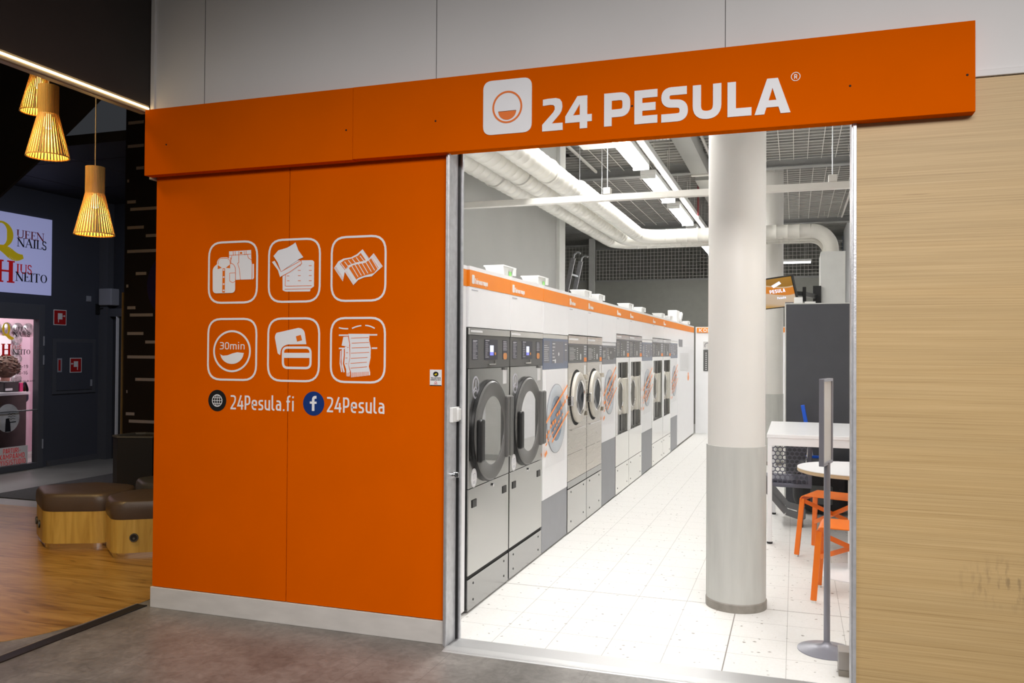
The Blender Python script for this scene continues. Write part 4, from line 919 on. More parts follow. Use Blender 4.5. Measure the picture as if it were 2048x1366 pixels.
    e = MB(); kc = (a + .085, .765); fill(e, RW, ell(*kc, .045, .055, 32), 0, .001); k_ = part(e, 'capacity_sticker', 'paper', t)
    e = MB(); stroke(e, RW, ell(*kc, .040, .050, 32), .003, .001, .0016, True); sub(e, 'printed_ring', 'printgrey', k_)
    e = MB(); text(e, RW, '17', kc[0] - .018, kc[0] + .02, kc[1] - .008, .035, .16, .001, .0016); sub(e, 'printed_number', 'printgrey', k_)
    e = MB(); text(e, RW, 'KG', kc[0] - .014, kc[0] + .016, kc[1] - .034, .017, .18, .001, .0016); sub(e, 'printed_unit', 'printgrey', k_)
    l = part(MB().box(XF - .03, XF, a, b, .213, .708), 'lower_panel', 'steel', t, bevel=.0015)
    sub(MB().lathe([(.011, 0), (.011, .008), (.006, .010)], (XF, a + .40, .678), 'x', 16), 'lock', 'chrome', l)
    for y in (a + .09, b - .085): q_ = sub(MB().box(XF, XF + .004, y - .036, y + .036, .594, .640), 'latch', 'black', l, bevel=.002)
    part(MB().box(XF - .035, XF - .008, a, b, .19, .212), 'dark_gap', 'blackgap', t)
    pl_ = part(MB().box(XF - .03, XF - .001, a, b, .012, .190), 'plinth', 'steel_dark', t)
    for y in (a + .09, b - .08):
        for z in (.06, .155): sub(MB().cyl((XF - .001, y, z), .007, .002, 'x', 12), 'screw', 'black', pl_)
    part(MB().box(-2.48, XF - .05, y0 + .02, y1 - .02, 0, .03), 'foot_frame', 'black', t)

def dummy_washer(y0, y1, ztop, zc, zgrey, label, blue, seed, r=.24):
    t = thing('washing_machine', label, 'washing machine', (-2.1, (y0 + y1) / 2, 0), 'white washing machines with orange stripes'); a, b = y0 + .006, y1 - .006
    shell(t, y0, y1, ztop, 'innerwhite')
    part(MB().box(XF - .03, XF, a, b, ztop - .030, ztop), 'top_trim', 'steel_light' if blue else 'innerwhite', t)
    c = part(MB().box(XF - .03, XF + .001, a, b, zc, ztop - .031), 'control_panel', 'ctrlblue' if blue else 'ctrlslate', t)
    P1 = facing_aisle(XF + .001); w_ = b - a; z1 = ztop - .05
    mb = MB(); fill(mb, P1, rct(a + .01, zc + .05, a + w_ * .24, z1), 0, .001); fill(mb, P1, rct(a + w_ * .33, zc + .045, a + w_ * .80, z1), 0, .001); fill(mb, P1, rct(a + w_ * .84, zc + .06, b - .01, z1), 0, .001); sub(mb, 'labels', 'ctrlslate' if blue else 'ctrl', c)
    mb = MB(); rows(mb, P1, a + .02, a + w_ * .22, zc + .06, z1 - .03, 8, .001, .0016, .003, seed); rows(mb, P1, a + w_ * .35, a + w_ * .45, zc + .05, z1 - .01, 6, .001, .0016, .006, seed + 1); rows(mb, P1, a + w_ * .86, b - .02, zc + .12, z1, 2, .001, .0016, .006, seed + 2); btn(mb, P1, a + w_ * .6, zc + .115, .014, .001, .002); fill(mb, P1, rct(a + w_ * .44, zc + .045, a + w_ * .48, zc + .075), .001, .0016); sub(mb, 'print', 'paper', c)
    cy, cz = (a + b) / 2, (zc + zgrey) / 2 + .10
    p = part(MB().box(XF - .03, XF, a, b, zgrey, zc - .001), 'front_panel', 'innerwhite', t)
    d0 = part(MB().box(XF, XF + .002, a + .07, b - .09, cz - r - .09, zc - .01), 'door_surround', 'tablewhite', t)
    d = part(MB().lathe([(r, .0), (r, .005), (r * .93, .008), (r * .72, .009), (r * .66, .006), (r * .66, .0)], (XF + .002, cy, cz), 'x', 56, cap=False), 'door', 'silver', t, smooth=True)
    sub(MB().lathe([(r * .66, .005), (r * .45, .006), (0, .007)], (XF + .002, cy, cz), 'x', 40, cap=False), 'porthole', 'glassblue', d, smooth=True)
    sub(MB().lathe([(r + .004, .0), (r + .004, .005), (r, .005)], (XF + .002, cy, cz), 'x', 56, cap=False), 'rim', 'ctrlslate', d)
    P2 = facing_aisle(XF + .013); mb = MB(); rnd = random.Random(seed)
    sl = .30
    def L(u0, u1, zz, wd): stroke(mb, P2, [(a + (b - a) * u0, cz + zz + sl * (u0 - .5)), (a + (b - a) * u1, cz + zz + sl * (u1 - .5))], wd, 0, .001)
    L(.02, .92, .12, .017); L(.30, .98, -.11, .015); L(.02, .10, -.11, .028)
    for k in range(11):
        u = .06 + k * .082; L(u, u + .05, .02 + rnd.uniform(-.012, .012), rnd.choice((.03, .022, .036)))
    for k in range(9):
        u = .05 + k * .08; L(u, u + .05, -.045, .012)
    st = part(mb, 'orange_stripe_banner', 'tape', t)
    part(MB().box(XF - .028, XF - .002, a, b, .012, zgrey - .002), 'plinth', 'plinthgrey', t)
    part(MB().box(-2.48, XF - .05, y0 + .02, y1 - .02, 0, .03), 'foot_frame', 'black', t)

def round_washer(y0, y1, label):
    t = thing('washing_machine', label, 'washing machine', (-2.1, (y0 + y1) / 2, 0), 'warm steel washing machines with thick round doors'); a, b = y0 + .008, y1 - .004; w_ = b - a
    shell(t, y0, y1, 1.645)
    p = part(MB().box(XF - .03, XF + .002, a, b, 1.572, 1.642), 'top_trim', 'steel_warm', t, bevel=.002)
    mb = MB(); fill(mb, facing_aisle(XF + .002), rct(a + .02, 1.603, a + w_ * .5, 1.618), 0, .001); sub(mb, 'maker_plate', 'paper', p)
    c = part(MB().box(XF - .03, XF, a, b, 1.412, 1.570), 'control_panel', 'ctrlslate', t)
    mb = MB(); fill(mb, RW, rct(a + .005, 1.42, a + w_ * .8, 1.562), 0, .004); sub(mb, 'display_panel', 'ctrl', c)
    mb = MB(); rows(mb, RW, a + .03, a + w_ * .38, 1.43, 1.54, 9, .004, .0045, .003); rows(mb, RW, a + w_ * .42, a + w_ * .5, 1.43, 1.54, 6, .004, .0045, .006, 4); btn(mb, RW, a + w_ * .62, 1.472, .016, .004, .006); btn(mb, RW, a + w_ * .62, 1.45, .016, .004, .006); rows(mb, RW, a + w_ * .84, b - .012, 1.47, 1.56, 4, 0, .001, .006, 6); sub(mb, 'print', 'paper', c)
    mb = MB(); fill(mb, RW, rct(a + w_ * .84, 1.418, b - .012, 1.455), 0, .001); sub(mb, 'price_label', 'tape', c)
    cy, cz = (a + b) / 2 - .02, 1.115
    part(plate_hole(a, b, .652, 1.410, cy, cz, .205, XF - .03, XF), 'front_panel', 'steel_warm', t)
    part(MB().lathe([(.205, -.03), (.215, -.04), (.215, -.48), (0, -.48)], (XF, cy, cz), 'x', 40, cap=False), 'drum', 'chrome', t, smooth=True)
    part(MB().lathe([(.238, .0005), (.20, .003)], (XF, cy - .02, cz), 'x', 48, cap=False), 'door_seal', 'blackgap', t)
    d = part(MB().lathe([(.214, .002), (.217, .016), (.211, .028), (.190, .034), (.150, .032), (.138, .026), (.138, .002)], (XF, cy, cz), 'x', 56, cap=False), 'door', 'beige', t, smooth=True)
    sub(MB().lathe([(.138, .024), (.10, .012), (.06, .002), (0, -.004)], (XF, cy, cz), 'x', 40, cap=False), 'door_glass', 'glassdark', d, smooth=True)
    sub(MB().lathe([(.150, .032), (.144, .036), (.137, .028)], (XF, cy, cz), 'x', 56, cap=False), 'glass_rim', 'chrome', d, smooth=True)
    for z in (cz - .15, cz + .17): part(MB().box(XF, XF + .04, cy + .215, cy + .255, z - .02, z + .02), 'hinge', 'steel_warm', t, bevel=.003)
    part(MB().box(XF, XF + .03, cy - .25, cy - .232, cz - .06, cz + .02), 'door_latch', 'chrome', t, bevel=.003)
    part(MB().box(XF, XF + .004, b - .10, b - .055, 1.29, 1.385), 'instruction_tag', 'paper', t)
    part(MB().box(XF, XF + .012, a + .09, b - .09, .848, .853), 'drip_lip', 'chrome', t)
    part(MB().box(XF - .03, XF, a, b, .43, .650), 'middle_panel', 'steel_warm', t, bevel=.0015)
    part(MB().box(XF - .03, XF + .001, a, b, .374, .428), 'grey_strip', 'steel_dark', t)
    pl_ = part(MB().box(XF - .03, XF + .002, a, b, .012, .366), 'lower_panel', 'steel', t, bevel=.0015)
    for y in (a + .11, b - .11):
        for z in (.09, .335): sub(MB().cyl((XF + .002, y, z), .008, .002, 'x', 12), 'screw', 'black', pl_)
    part(MB().box(-2.48, XF - .05, y0 + .02, y1 - .02, 0, .03), 'foot_frame', 'black', t)

def recess_washer(y0, y1, label, zr0=.63):
    t = thing('washing_machine', label, 'washing machine', (-2.1, (y0 + y1) / 2, 0), 'polished washing machines with doors in a recess'); a, b = y0 + .008, y1 - .004; w_ = b - a
    shell(t, y0, y1, 1.695)
    p = part(MB().box(XF - .03, XF + .002, a, b, 1.642, 1.692), 'top_trim', 'steel_dark', t, bevel=.002)
    mb = MB(); fill(mb, facing_aisle(XF + .002), rct(a + .02, 1.664, a + w_ * .36, 1.677), 0, .001); sub(mb, 'maker_plate', 'paper', p)
    c = part(MB().box(XF - .03, XF, a, b, 1.448, 1.640), 'control_panel', 'ctrlslate', t)
    mb = MB(); fill(mb, RW, rct(a + .02, 1.455, a + w_ * .26, 1.63), 0, .001); fill(mb, RW, rct(a + w_ * .32, 1.455, a + w_ * .78, 1.63), 0, .003); sub(mb, 'display_panel', 'ctrl', c)
    mb = MB(); rows(mb, RW, a + .035, a + w_ * .24, 1.46, 1.62, 10, .001, .0016, .003); rows(mb, RW, a + w_ * .35, a + w_ * .42, 1.46, 1.60, 6, .003, .0036, .006, 4); btn(mb, RW, a + w_ * .56, 1.505, .018, .003, .005); btn(mb, RW, a + w_ * .56, 1.482, .018, .003, .005); rows(mb, RW, a + w_ * .83, b - .012, 1.51, 1.63, 4, 0, .001, .006, 6); sub(mb, 'print', 'paper', c)
    mb = MB(); fill(mb, RW, rct(a + w_ * .83, 1.455, b - .012, 1.495), 0, .001); sub(mb, 'price_label', 'tape', c)
    r0, r1, rt = a + .10, b - .075, 1.395
    mb = MB(); mb.box(XF - .03, XF, a, r0, zr0, 1.446).box(XF - .03, XF, r1, b, zr0, 1.446).box(XF - .03, XF, r0, r1, rt, 1.446); part(mb, 'front_frame', 'steel_light', t)
    mb = MB(); mb.add([(XF - .03, r0, zr0), (XF - .03, r1, zr0), (XF - .03, r1, rt), (XF - .03, r0, rt), (XF - .055, r0, zr0), (XF - .055, r1, zr0), (XF - .055, r1, rt), (XF - .055, r0, rt)], [(4, 5, 6, 7), (0, 1, 5, 4), (1, 2, 6, 5), (2, 3, 7, 6), (3, 0, 4, 7)])
    part(mb, 'recess', 'recessgrey', t)
    part(MB().box(XF - .054, XF - .050, r0 + (r1 - r0) * .70, r0 + (r1 - r0) * .765, zr0 + .01, rt - .01), 'recess_slot', 'blackgap', t)
    cy, cz = r0 + .21, 1.03
    d = part(MB().lathe([(.200, -.01), (.206, .01), (.200, .024), (.18, .028), (.155, .026), (.148, .02), (.148, -.01)], (XF - .040, cy, cz), 'x', 56, cap=False), 'door', 'beige', t, smooth=True)
    sub(MB().lathe([(.148, .02), (.10, .014), (0, .008)], (XF - .040, cy, cz), 'x', 40, cap=False), 'door_glass', 'glassdark', d, smooth=True)
    sub(MB().lathe([(.160, .026), (.154, .030), (.148, .024)], (XF - .040, cy, cz), 'x', 56, cap=False), 'glass_rim', 'chrome', d, smooth=True)
    h = part(MB().box(XF - .05, XF + .014, cy + .135, cy + .27, cz - .20, cz + .19), 'hinge_cover', 'beige', t, bevel=.008)
    sub(MB().box(XF + .014, XF + .022, cy + .235, cy + .272, cz - .21, cz + .20), 'handle', 'beige', h, bevel=.004)
    part(MB().box(XF, XF + .004, b - .062, b - .02, 1.27, 1.385), 'instruction_tag', 'paper', t)
    m_ = part(MB().box(XF - .03, XF, a, b, .305, zr0 - .002), 'middle_panel', 'steel_light', t, bevel=.0015)
    pl_ = part(MB().box(XF - .03, XF + .001, a, b, .012, .300), 'lower_panel', 'steel_light', t, bevel=.0015)
    for y in (a + .10, b - .10):
        for z in (.07, .255): sub(MB().cyl((XF + .001, y, z), .008, .002, 'x', 12), 'screw', 'black', pl_)
    part(MB().box(-2.48, XF - .05, y0 + .02, y1 - .02, 0, .03), 'foot_frame', 'black', t)

dryer(4.445, 5.172, 'stainless tumble dryer nearest the doorway, with a large dark ring door')
dryer(5.174, 5.928, 'second stainless tumble dryer from the doorway, left of the white machine')
dummy_washer(5.932, 6.652, 1.635, 1.370, .398, 'large white washer with slate-blue control panel between the second dryer and the beige-door washers', True, 1, .265)
round_washer(6.654, 7.314, 'warm steel washer with thick beige round door, right next to the large white washer')
round_washer(7.316, 7.930, 'warm steel washer with thick beige round door, left neighbour of a smaller white washer')
dummy_washer(7.932, 8.596, 1.60, 1.385, .625, 'white washer with grey control panel between the beige-door and the recessed-door machines', False, 2, .22)
recess_washer(8.598, 9.330, 'polished washer with recessed door, nearest the doorway of those with a recess')
recess_washer(9.332, 10.158, 'second polished washer with recessed door, left of a white washer')
dummy_washer(10.160, 10.930, 1.66, 1.40, .52, 'narrow-looking white washer between the two pairs of recessed-door washers', True, 3, .23)
recess_washer(10.932, 11.868, 'third polished washer with recessed door, in the far pair', .60)
recess_washer(11.870, 12.646, 'fourth and last polished washer with recessed door', .60)
dummy_washer(12.648, 13.405, 1.68, 1.42, .52, 'farthest white washer, beside the plain white cabinet', True, 4, .23)

# white header panels with the orange band over each machine
def header(y0, y1, z0, label, words=None):
    t = thing('header_panel', label, 'header panel', (-2.0, (y0 + y1) / 2, z0), 'white header panels with an orange band')
    part(MB().box(XF - .05, XF + .003, y0 + .001, y1 - .001, z0 + .002, 1.875), 'panel', 'innerwhite', t, bevel=.001)
    o = part(MB().box(XF - .05, XF + .004, y0 + .001, y1 - .001, 1.876, 1.970), 'orange_band', 'band', t)
    part(MB().box(XF - .05, XF + .003, y0 + .001, y1 - .001, 1.971, 1.993), 'top_edge', 'innerwhite', t)
    part(MB().box(-2.50, XF - .05, y0 + .002, y1 - .002, 1.96, 1.99), 'lid', 'innerwhite', t)
    if words:
        P = facing_aisle(XF + .004); mb = MB(); fill(mb, P, rrect(y0 + .035, 1.893, y0 + .075, 1.945, .01), 0, .001)
        l = WID; s = words; n = sum(WID.get(c.lower() if c.lower() in 'euslafimn' else c, .52) for c in s)
        x = y0 + .085; h = .032
        for c in s:
            cc = {'K': 'K', 'P': 'P'}.get(c, c)
            w_ = WID.get(cc, .52); put_glyph(mb, P, cc, x, 1.895, w_ * h * .85, h, .17, 0, .001); x += (w_ * .85 + .13) * h
        sub(mb, 'lettering', 'paper', o)
        mb = MB(); rows(mb, facing_aisle(XF + .003), y0 + .035, y0 + .20, 1.848, 1.862, 1, 0, .0006, .005); part(mb, 'small_print', 'printgrey', t)
K, W_ = 'Kuivausrumpu', 'Pesukone'
for y0, y1, z0, lb, s in ((4.445, 5.172, 1.64, 'white header panel with orange band over the dryer nearest the doorway', K), (5.174, 5.928, 1.64, 'white header panel with orange band over the second dryer', K),
    (5.932, 6.652, 1.637, 'white header panel with unlettered orange band over the large white washer', None), (6.654, 7.314, 1.647, 'white header panel over the first beige-door washer', W_),
    (7.316, 7.930, 1.647, 'white header panel over the second beige-door washer', W_), (7.932, 8.596, 1.602, 'white header panel with unlettered orange band over the grey-panelled white washer', None),
    (8.598, 9.330, 1.697, 'white header panel over the first recessed-door washer', W_), (9.332, 10.158, 1.697, 'white header panel over the second recessed-door washer', W_),
    (10.160, 10.930, 1.662, 'white header panel over the white washer between the recessed-door pairs', None), (10.932, 11.868, 1.697, 'white header panel over the third recessed-door washer', W_),
    (11.870, 12.646, 1.697, 'white header panel over the fourth recessed-door washer', W_), (12.648, 13.405, 1.682, 'white header panel over the farthest white washer', None)):
    header(y0, y1, z0, lb, s)
# filler panel by the doorway and tall cabinet at the far end
t = thing('filler_panel', 'narrow white filler panel between the door jamb and the first dryer', 'filler panel', (-2.0, 4.26, 0))
part(MB().box(-2.59, XF - .012, 4.08, 4.438, .02, 1.875), 'panel', 'innerwhite', t, bevel=.002)
part(MB().box(-2.59, XF - .011, 4.08, 4.438, 1.876, 1.970), 'orange_band', 'band', t); part(MB().box(-2.59, XF - .012, 4.08, 4.438, 1.971, 1.993), 'top_edge', 'innerwhite', t)
part(MB().box(-2.58, XF - .03, 4.09, 4.43, 0, .02), 'dark_foot', 'rubber', t)
t = thing('tall_cabinet', 'plain tall white cabinet at the far end of the machine row', 'cabinet', (-2.1, 14.6, 0))
part(MB().box(-2.50, XF, 13.41, 15.68, .03, 1.875), 'body', 'innerwhite', t, bevel=.002)
part(MB().box(-2.50, XF + .001, 13.41, 15.68, 1.876, 1.970), 'orange_band', 'band', t); part(MB().box(-2.50, XF, 13.41, 15.68, 1.971, 1.993), 'top_edge', 'innerwhite', t)
part(MB().box(-2.48, XF - .02, 13.43, 15.66, 0, .03), 'foot', 'rubber', t)
d = part(MB().box(XF, XF + .003, 13.45, 15.2, .25, 1.62), 'door', 'innerwhite', t, bevel=.001)
part(MB().box(XF, XF + .004, 13.55, 14.0, 1.60, 1.72), 'control_label', 'ctrlslate', t)
part(MB().box(XF + .003, XF + .006, 13.7, 14.8, 1.22, 1.50), 'notice_sheet', 'paper', t)
mb = MB(); P = facing_aisle(XF + .003); fill(mb, P, ell(14.80, 1.07, .10, .05, 20), 0, .002); fill(mb, P, rct(14.75, 1.11, 14.85, 1.16), 0, .002); part(mb, 'orange_sticker', 'tape', t)
# trays on top
def tray(y, label, tilt=0.0, grn=True):
    t = thing('plastic_tray', label, 'plastic tray', (-1.86, y, 1.993), 'white plastic trays on top of the machine row')
    mb = MB(); x0, x1, y0, y1, z = -1.93, -1.80, y - .12, y + .12, 1.993
    mb.add([(x0 + .015, y0 + .05, z), (x1 - .01, y0 + .05, z), (x1 - .01, y1 - .04, z), (x0 + .015, y1 - .04, z), (x0, y0, z + .065), (x1, y0, z + .065), (x1, y1, z + .065), (x0, y1, z + .065)],
           [(0, 1, 2, 3), (0, 4, 5, 1), (1, 5, 6, 2), (2, 6, 7, 3), (3, 7, 4, 0)])
    part(mb, 'body', 'tray', t)
    part(MB().box(x0 - .006, x1 + .008, y0 - .008, y1 + .008, z + .065, z + .074), 'rim', 'tray', t, bevel=.002)
    part(MB().box(x1 + .0, x1 + .012, y1 - .06, y1 - .01, z + .02, z + .066), 'bracket', 'tray', t)
    if grn: part(MB().box(x1 + .0005, x1 + .004, y1 - .12, y1 - .085, z + .012, z + .04), 'green_label', 'green', t)
for y, lb in ((5.24, 'white plastic tray on top of the first dryer'), (6.02, 'white plastic tray on top of the second dryer, at its right end'), (7.45, 'white plastic tray over the first beige-door washer'), (8.03, 'white plastic tray over the second beige-door washer'), (9.58, 'white plastic tray over the first recessed-door washer'), (10.42, 'white plastic tray over the second recessed-door washer'), (12.05, 'white plastic tray over the third recessed-door washer'), (12.9, 'white plastic tray over the fourth recessed-door washer'), (15.1, 'farthest white plastic tray, on the tall cabinet')):
    tray(y, lb, grn=y < 7)
t = thing('round_device', 'white device with a round striped disc standing on the machine row, near its far end', 'device', (-1.86, 13.9, 1.993))
part(MB().box(-1.95, -1.80, 13.55, 13.9, 1.993, 2.19), 'body', 'tray', t, bevel=.01)
part(MB().lathe([(.085, 0), (.085, .03), (.06, .04)], (-1.80, 13.95, 2.09), 'x', 28), 'disc', 'tray', t, smooth=True); part(MB().bar((-1.755, 13.89, 2.04), (-1.755, 14.0, 2.14), .01, .02), 'dark_stripe', 'black', t)

# back partition sign and notices
PB = Pl((0, 15.95, 0), (1, 0, 0), (0, 0, 1), (0, -1, 0))
t = thing('payment_sign', 'orange KORT sign band with white letters on the far white partition', 'sign', (-.8, 15.94, 1.9))
part(MB().box(-1.745, .93, 15.93, 15.949, 1.885, 1.975), 'orange_band', 'band', t)
mb = MB(); text(mb, facing_front(15.93), 'KORT', -1.705, -1.40, 1.898, .062, .22, 0, .002); part(mb, 'lettering', 'paper', t)
t = thing('notice_poster', 'small pink and grey picture notice on the far partition, just left of the column', 'poster', (-1.54, 15.94, 1.6))
part(MB().box(-1.625, -1.46, 15.94, 15.949, 1.585, 1.715), 'sheet', 'paleprint', t); mb = MB(); stroke(mb, facing_front(15.94), ell(-1.55, 1.64, .05, .05, 20, 0, PI * 1.2), .012, 0, .001); part(mb, 'print', 'ctrlslate', t)
t = thing('price_list', 'dark grey notice with rows of white marks on the far partition', 'poster', (-1.54, 15.94, 1.2))
p = part(MB().box(-1.625, -1.44, 15.94, 15.949, 1.165, 1.565), 'sheet', 'ctrl', t); mb = MB()
for i in range(9): fill(mb, facing_front(15.94), ell(-1.575, 1.50 - i * .038, .013, .010, 10), 0, .001); fill(mb, facing_front(15.94), ell(-1.515, 1.49 - i * .038, .012, .009, 10), 0, .001)
sub(mb, 'white_marks', 'paper', p)
# ladder behind the row
t = thing('ladder', 'aluminium ladder with hooked top leaning behind the machine row', 'ladder', (-3.4, 11.2, 0))
for y in (11.0, 11.42):
    part(MB().bar((-3.45, y, 0), (-2.86, y, 2.78), .028, .06, (1, 0, 0)), 'rail', 'galv', t)
    part(MB().tube([(-2.86, y, 2.76), (-2.845, y, 2.83), (-2.80, y, 2.86), (-2.755, y, 2.84)], .013, 10), 'hook', 'galv', t, smooth=True)
for i in range(10):
    f = .06 + i * .096; x = -3.45 + .59 * f; z = 2.78 * f; part(MB().tube([(x, 11.0, z), (x, 11.42, z)], .015, 10), 'rung', 'galv', t)

# ================================================================== SHOP: RIGHT SIDE
t = thing('room_divider', 'tall charcoal divider panel behind the tables, with a thin light edge', 'divider', (.4, 8.75, 0))
part(MB().box(-.085, .925, 8.735, 8.78, 0, 1.99), 'panel', 'charcoal', t, bevel=.001)
part(MB().box(-.098, -.086, 8.73, 8.785, 0, 1.995), 'edge_strip', 'innerlight', t); part(MB().box(-.098, .925, 8.73, 8.785, 1.991, 2.0), 'top_strip', 'innerlight', t)
t = thing('small_white_box', 'small white box standing on top of the charcoal divider', 'box', (.0, 8.75, 2.0))
part(MB().box(-.01, .07, 8.735, 8.78, 2.001, 2.06), 'casing', 'tray', t, bevel=.003)
t = thing('flat_carton', 'flat white carton with an orange mark lying on the charcoal divider', 'box', (.15, 8.75, 2.0))
part(MB().box(.09, .19, 8.735, 8.78, 2.001, 2.016), 'casing', 'tray', t); part(MB().box(-.095, -.015, 8.735, 8.78, 2.001, 2.012), 'lid', 'ctrlslate', t)
# television
tv = bpy.data.objects.new('television', None); COL.objects.link(tv); tag(tv, 'small tilted television with an orange picture on a black bracket beside the column', 'television')
V_ = Vector((-.21, -.22, .95)).normalized(); U_ = Vector((.80, -.50, .06)); U_ = (U_ - V_ * U_.dot(V_)).normalized(); Y_ = V_.cross(U_)
TW, TH = .52, .36; tc_ = Vector((-.040, 9.90, 2.385)) - U_ * TW / 2 - V_ * TH / 2
tvm = Matrix(((U_.x, Y_.x, V_.x, tc_.x), (U_.y, Y_.y, V_.y, tc_.y), (U_.z, Y_.z, V_.z, tc_.z), (0, 0, 0, 1)))
def tvp(mb, name, m, parent=None):
    o = mb.build(name, m, parent if parent is not None else tv)
    if parent is None: o.matrix_local = tvm
    return o
tvb = tvp(MB().box(-TW / 2, TW / 2, 0, .035, -TH / 2, TH / 2), 'casing', 'black')
tvs = tvp(MB().box(-TW / 2 + .012, TW / 2 - .012, -.004, 0, -TH / 2 + .012, TH / 2 - .012), 'screen', mat_screen())
mb = MB(); P = Pl((0, -.004, 0), (1, 0, 0), (0, 0, 1), (0, -1, 0)); text(mb, P, 'PESULA', -.06, .14, .0, .040, .2, 0, .001); text(mb, P, 'Pesula', .02, .13, -.075, .026, .18, 0, .001); fill(mb, P, [(-.02, .09), (.09, .13), (.11, .10), (.0, .06)], 0, .001)
tvp(mb, 'picture_lettering', 'lcd', tvs)
def tpart(mb, n, **k): return mb.build(n, 'black', tv, **k)
pb = tc_ + Y_ * .035
tpart(MB().box(.205, .30, 10.815, 10.848, 2.08, 2.33), 'wall_plate', bevel=.004)
tpart(MB().bar((.235, 10.82, 2.20), (.10, 10.20, 2.19), .03, .05), 'arm'); tpart(MB().bar((.10, 10.20, 2.19), tuple(pb), .03, .05), 'arm')
tpart(MB().box(.08, .12, 10.17, 10.23, 2.10, 2.27), 'joint', bevel=.004)
# white table
t = thing('white_table', 'rectangular white table with square legs behind the large column', 'table', (.35, 7.55, 0))
part(MB().box(-.21, .92, 6.90, 8.22, .835, .865), 'tabletop', 'tablewhite', t, bevel=.004)
for b_ in ((-.20, .91, 6.905, 6.94, .775, .835), (-.20, .91, 8.18, 8.215, .775, .835), (-.205, -.17, 6.94, 8.18, .775, .835)): part(MB().box(*b_), 'apron', 'tablewhite', t)
for x in (-.205, .88):
    for y in (6.905, 8.18): l = part(MB().box(x, x + .035, y, y + .035, .015, .775), 'leg', 'tablewhite', t, bevel=.003); sub(MB().cyl((x + .0175, y + .0175, 0), .022, .015, 'z', 16), 'foot', 'black', l)
# round table
t = thing('round_table', 'round white pedestal table with a plywood edge behind the grey stand', 'table', (.39, 6.17, 0))
c = (.39, 6.17)
part(MB().cyl((*c, .7125), .3745, .005, 'z', 72), 'tabletop', 'tablewhite', t)
part(MB().lathe([(.355, .685), (.375, .692), (.375, .712)], (*c, 0), 'z', 72), 'plywood_edge', 'plyedge', t)
part(MB().lathe([(.045, .02), (.045, .684)], (*c, 0), 'z', 36), 'pedestal', 'tablewhite', t, smooth=True)
part(MB().lathe([(.27, 0), (.27, .006), (.06, .018), (.046, .03)], (*c, 0), 'z', 60), 'base_plate', 'tablewhite', t, smooth=True)
# orange stools
def stool(cx, cy, rz, label):
    t = bpy.data.objects.new('orange_stool', None); COL.objects.link(t); tag(t, label, 'stool', 'orange metal stools at the round table')
    mb = MB(); n = 10; prof = []
    for i in range(n + 1):
        a = PI / 2 * i / n; prof.append((-.19 + .03 - .03 * math.sin(a) if False else -.16 - .03 * math.sin(PI / 2 * (n - i) / n), .42 + .03 * math.cos(PI / 2 * (n - i) / n)))
    pts = [(-.19, .405)] + prof + [(-p[0], p[1]) for p in prof[::-1]] + [(.19, .405)]
    m_ = len(pts); vs = []
    for (x, z) in pts:
        for y in (-.16, .16): vs += [(x, y, z)]
    vs2 = [(x * .985, y, z - .006) for x, y, z in vs]; o = len(vs)
    fs = [(2 * i, 2 * i + 1, 2 * i + 3, 2 * i + 2) for i in range(m_ - 1)] + [(o + 2 * i, o + 2 * i + 2, o + 2 * i + 3, o + 2 * i + 1) for i in range(m_ - 1)]
    fs += [(2 * i + k, 2 * i + 2 + k, o + 2 * i + 2 + k, o + 2 * i + k) for i in range(m_ - 1) for k in (0, 1)] + [(0, 1, o + 1, o), (2 * m_ - 2, 2 * m_ - 1, o + 2 * m_ - 1, o + 2 * m_ - 2)]
    mb.add(vs, fs + []); mb.v += [tuple(v) for v in vs2]
    mb.build('seat', 'stoolorange', t, smooth=True)
    for sx in (-1, 1):
        for sy in (-1, 1):
            l = MB().bar((sx * .178, sy * .145, .425), (sx * .205, sy * .19, .012), .016, .036, (1, 0, 0)).build('leg', 'stoolorange', t, bevel=.003)
            MB().box(sx * .205 - .012, sx * .205 + .012, sy * .19 - .016, sy * .19 + .016, 0, .012).build('foot', 'tray', l)
    for sx in (-1, 1): MB().bar((sx * .178, -.14, .41), (-sx * .19, .16, .20), .012, .03).build('brace', 'stoolorange', t)
    t.location = (cx, cy, 0); t.rotation_euler = (0, 0, rz); return t
stool(.270, 6.665, math.radians(-19.6), 'orange metal stool on the far side of the round table')
stool(.332, 5.542, math.radians(-6), 'orange metal stool nearest the doorway, pushed under the round table')
# sign stand
t = thing('sign_stand', 'grey floor stand with a narrow framed leaflet on top, beside the right door frame', 'sign stand', (.155, 4.53, 0)); c = (.155, 4.53)
part(MB().lathe([(.142, 0), (.142, .004), (.07, .018), (.025, .032), (.0165, .045)], (*c, 0), 'z', 60), 'base', 'standgrey', t, smooth=True)
part(MB().lathe([(.0155, .04), (.0155, .95)], (*c, 0), 'z', 28), 'pole', 'standgrey', t, smooth=True)
u = Vector((.052, .215, 0)).normalized(); nn = Vector((u.y, -u.x, 0)); c0 = Vector((.150, 4.53, 0)) 
def bx(mb, s0, s1, n0, n1, z0, z1, sk=.0): 
    vs = [c0 + u * s + nn * n_ + Vector((0, 0, z)) for z in (z0, z1) for s, n_ in ((s0, n0), (s1, n0), (s1, n1), (s0, n1))]
    return mb.add(vs, [(0, 3, 2, 1), (4, 5, 6, 7), (0, 1, 5, 4), (1, 2, 6, 5), (2, 3, 7, 6), (3, 0, 4, 7)])
part(bx(MB(), -.11, -.098, -.012, .012, .94, 1.375), 'frame_side', 'standgrey', t, bevel=.002); part(bx(MB(), .098, .11, -.012, .012, .94, 1.375), 'frame_side', 'standgrey', t, bevel=.002)
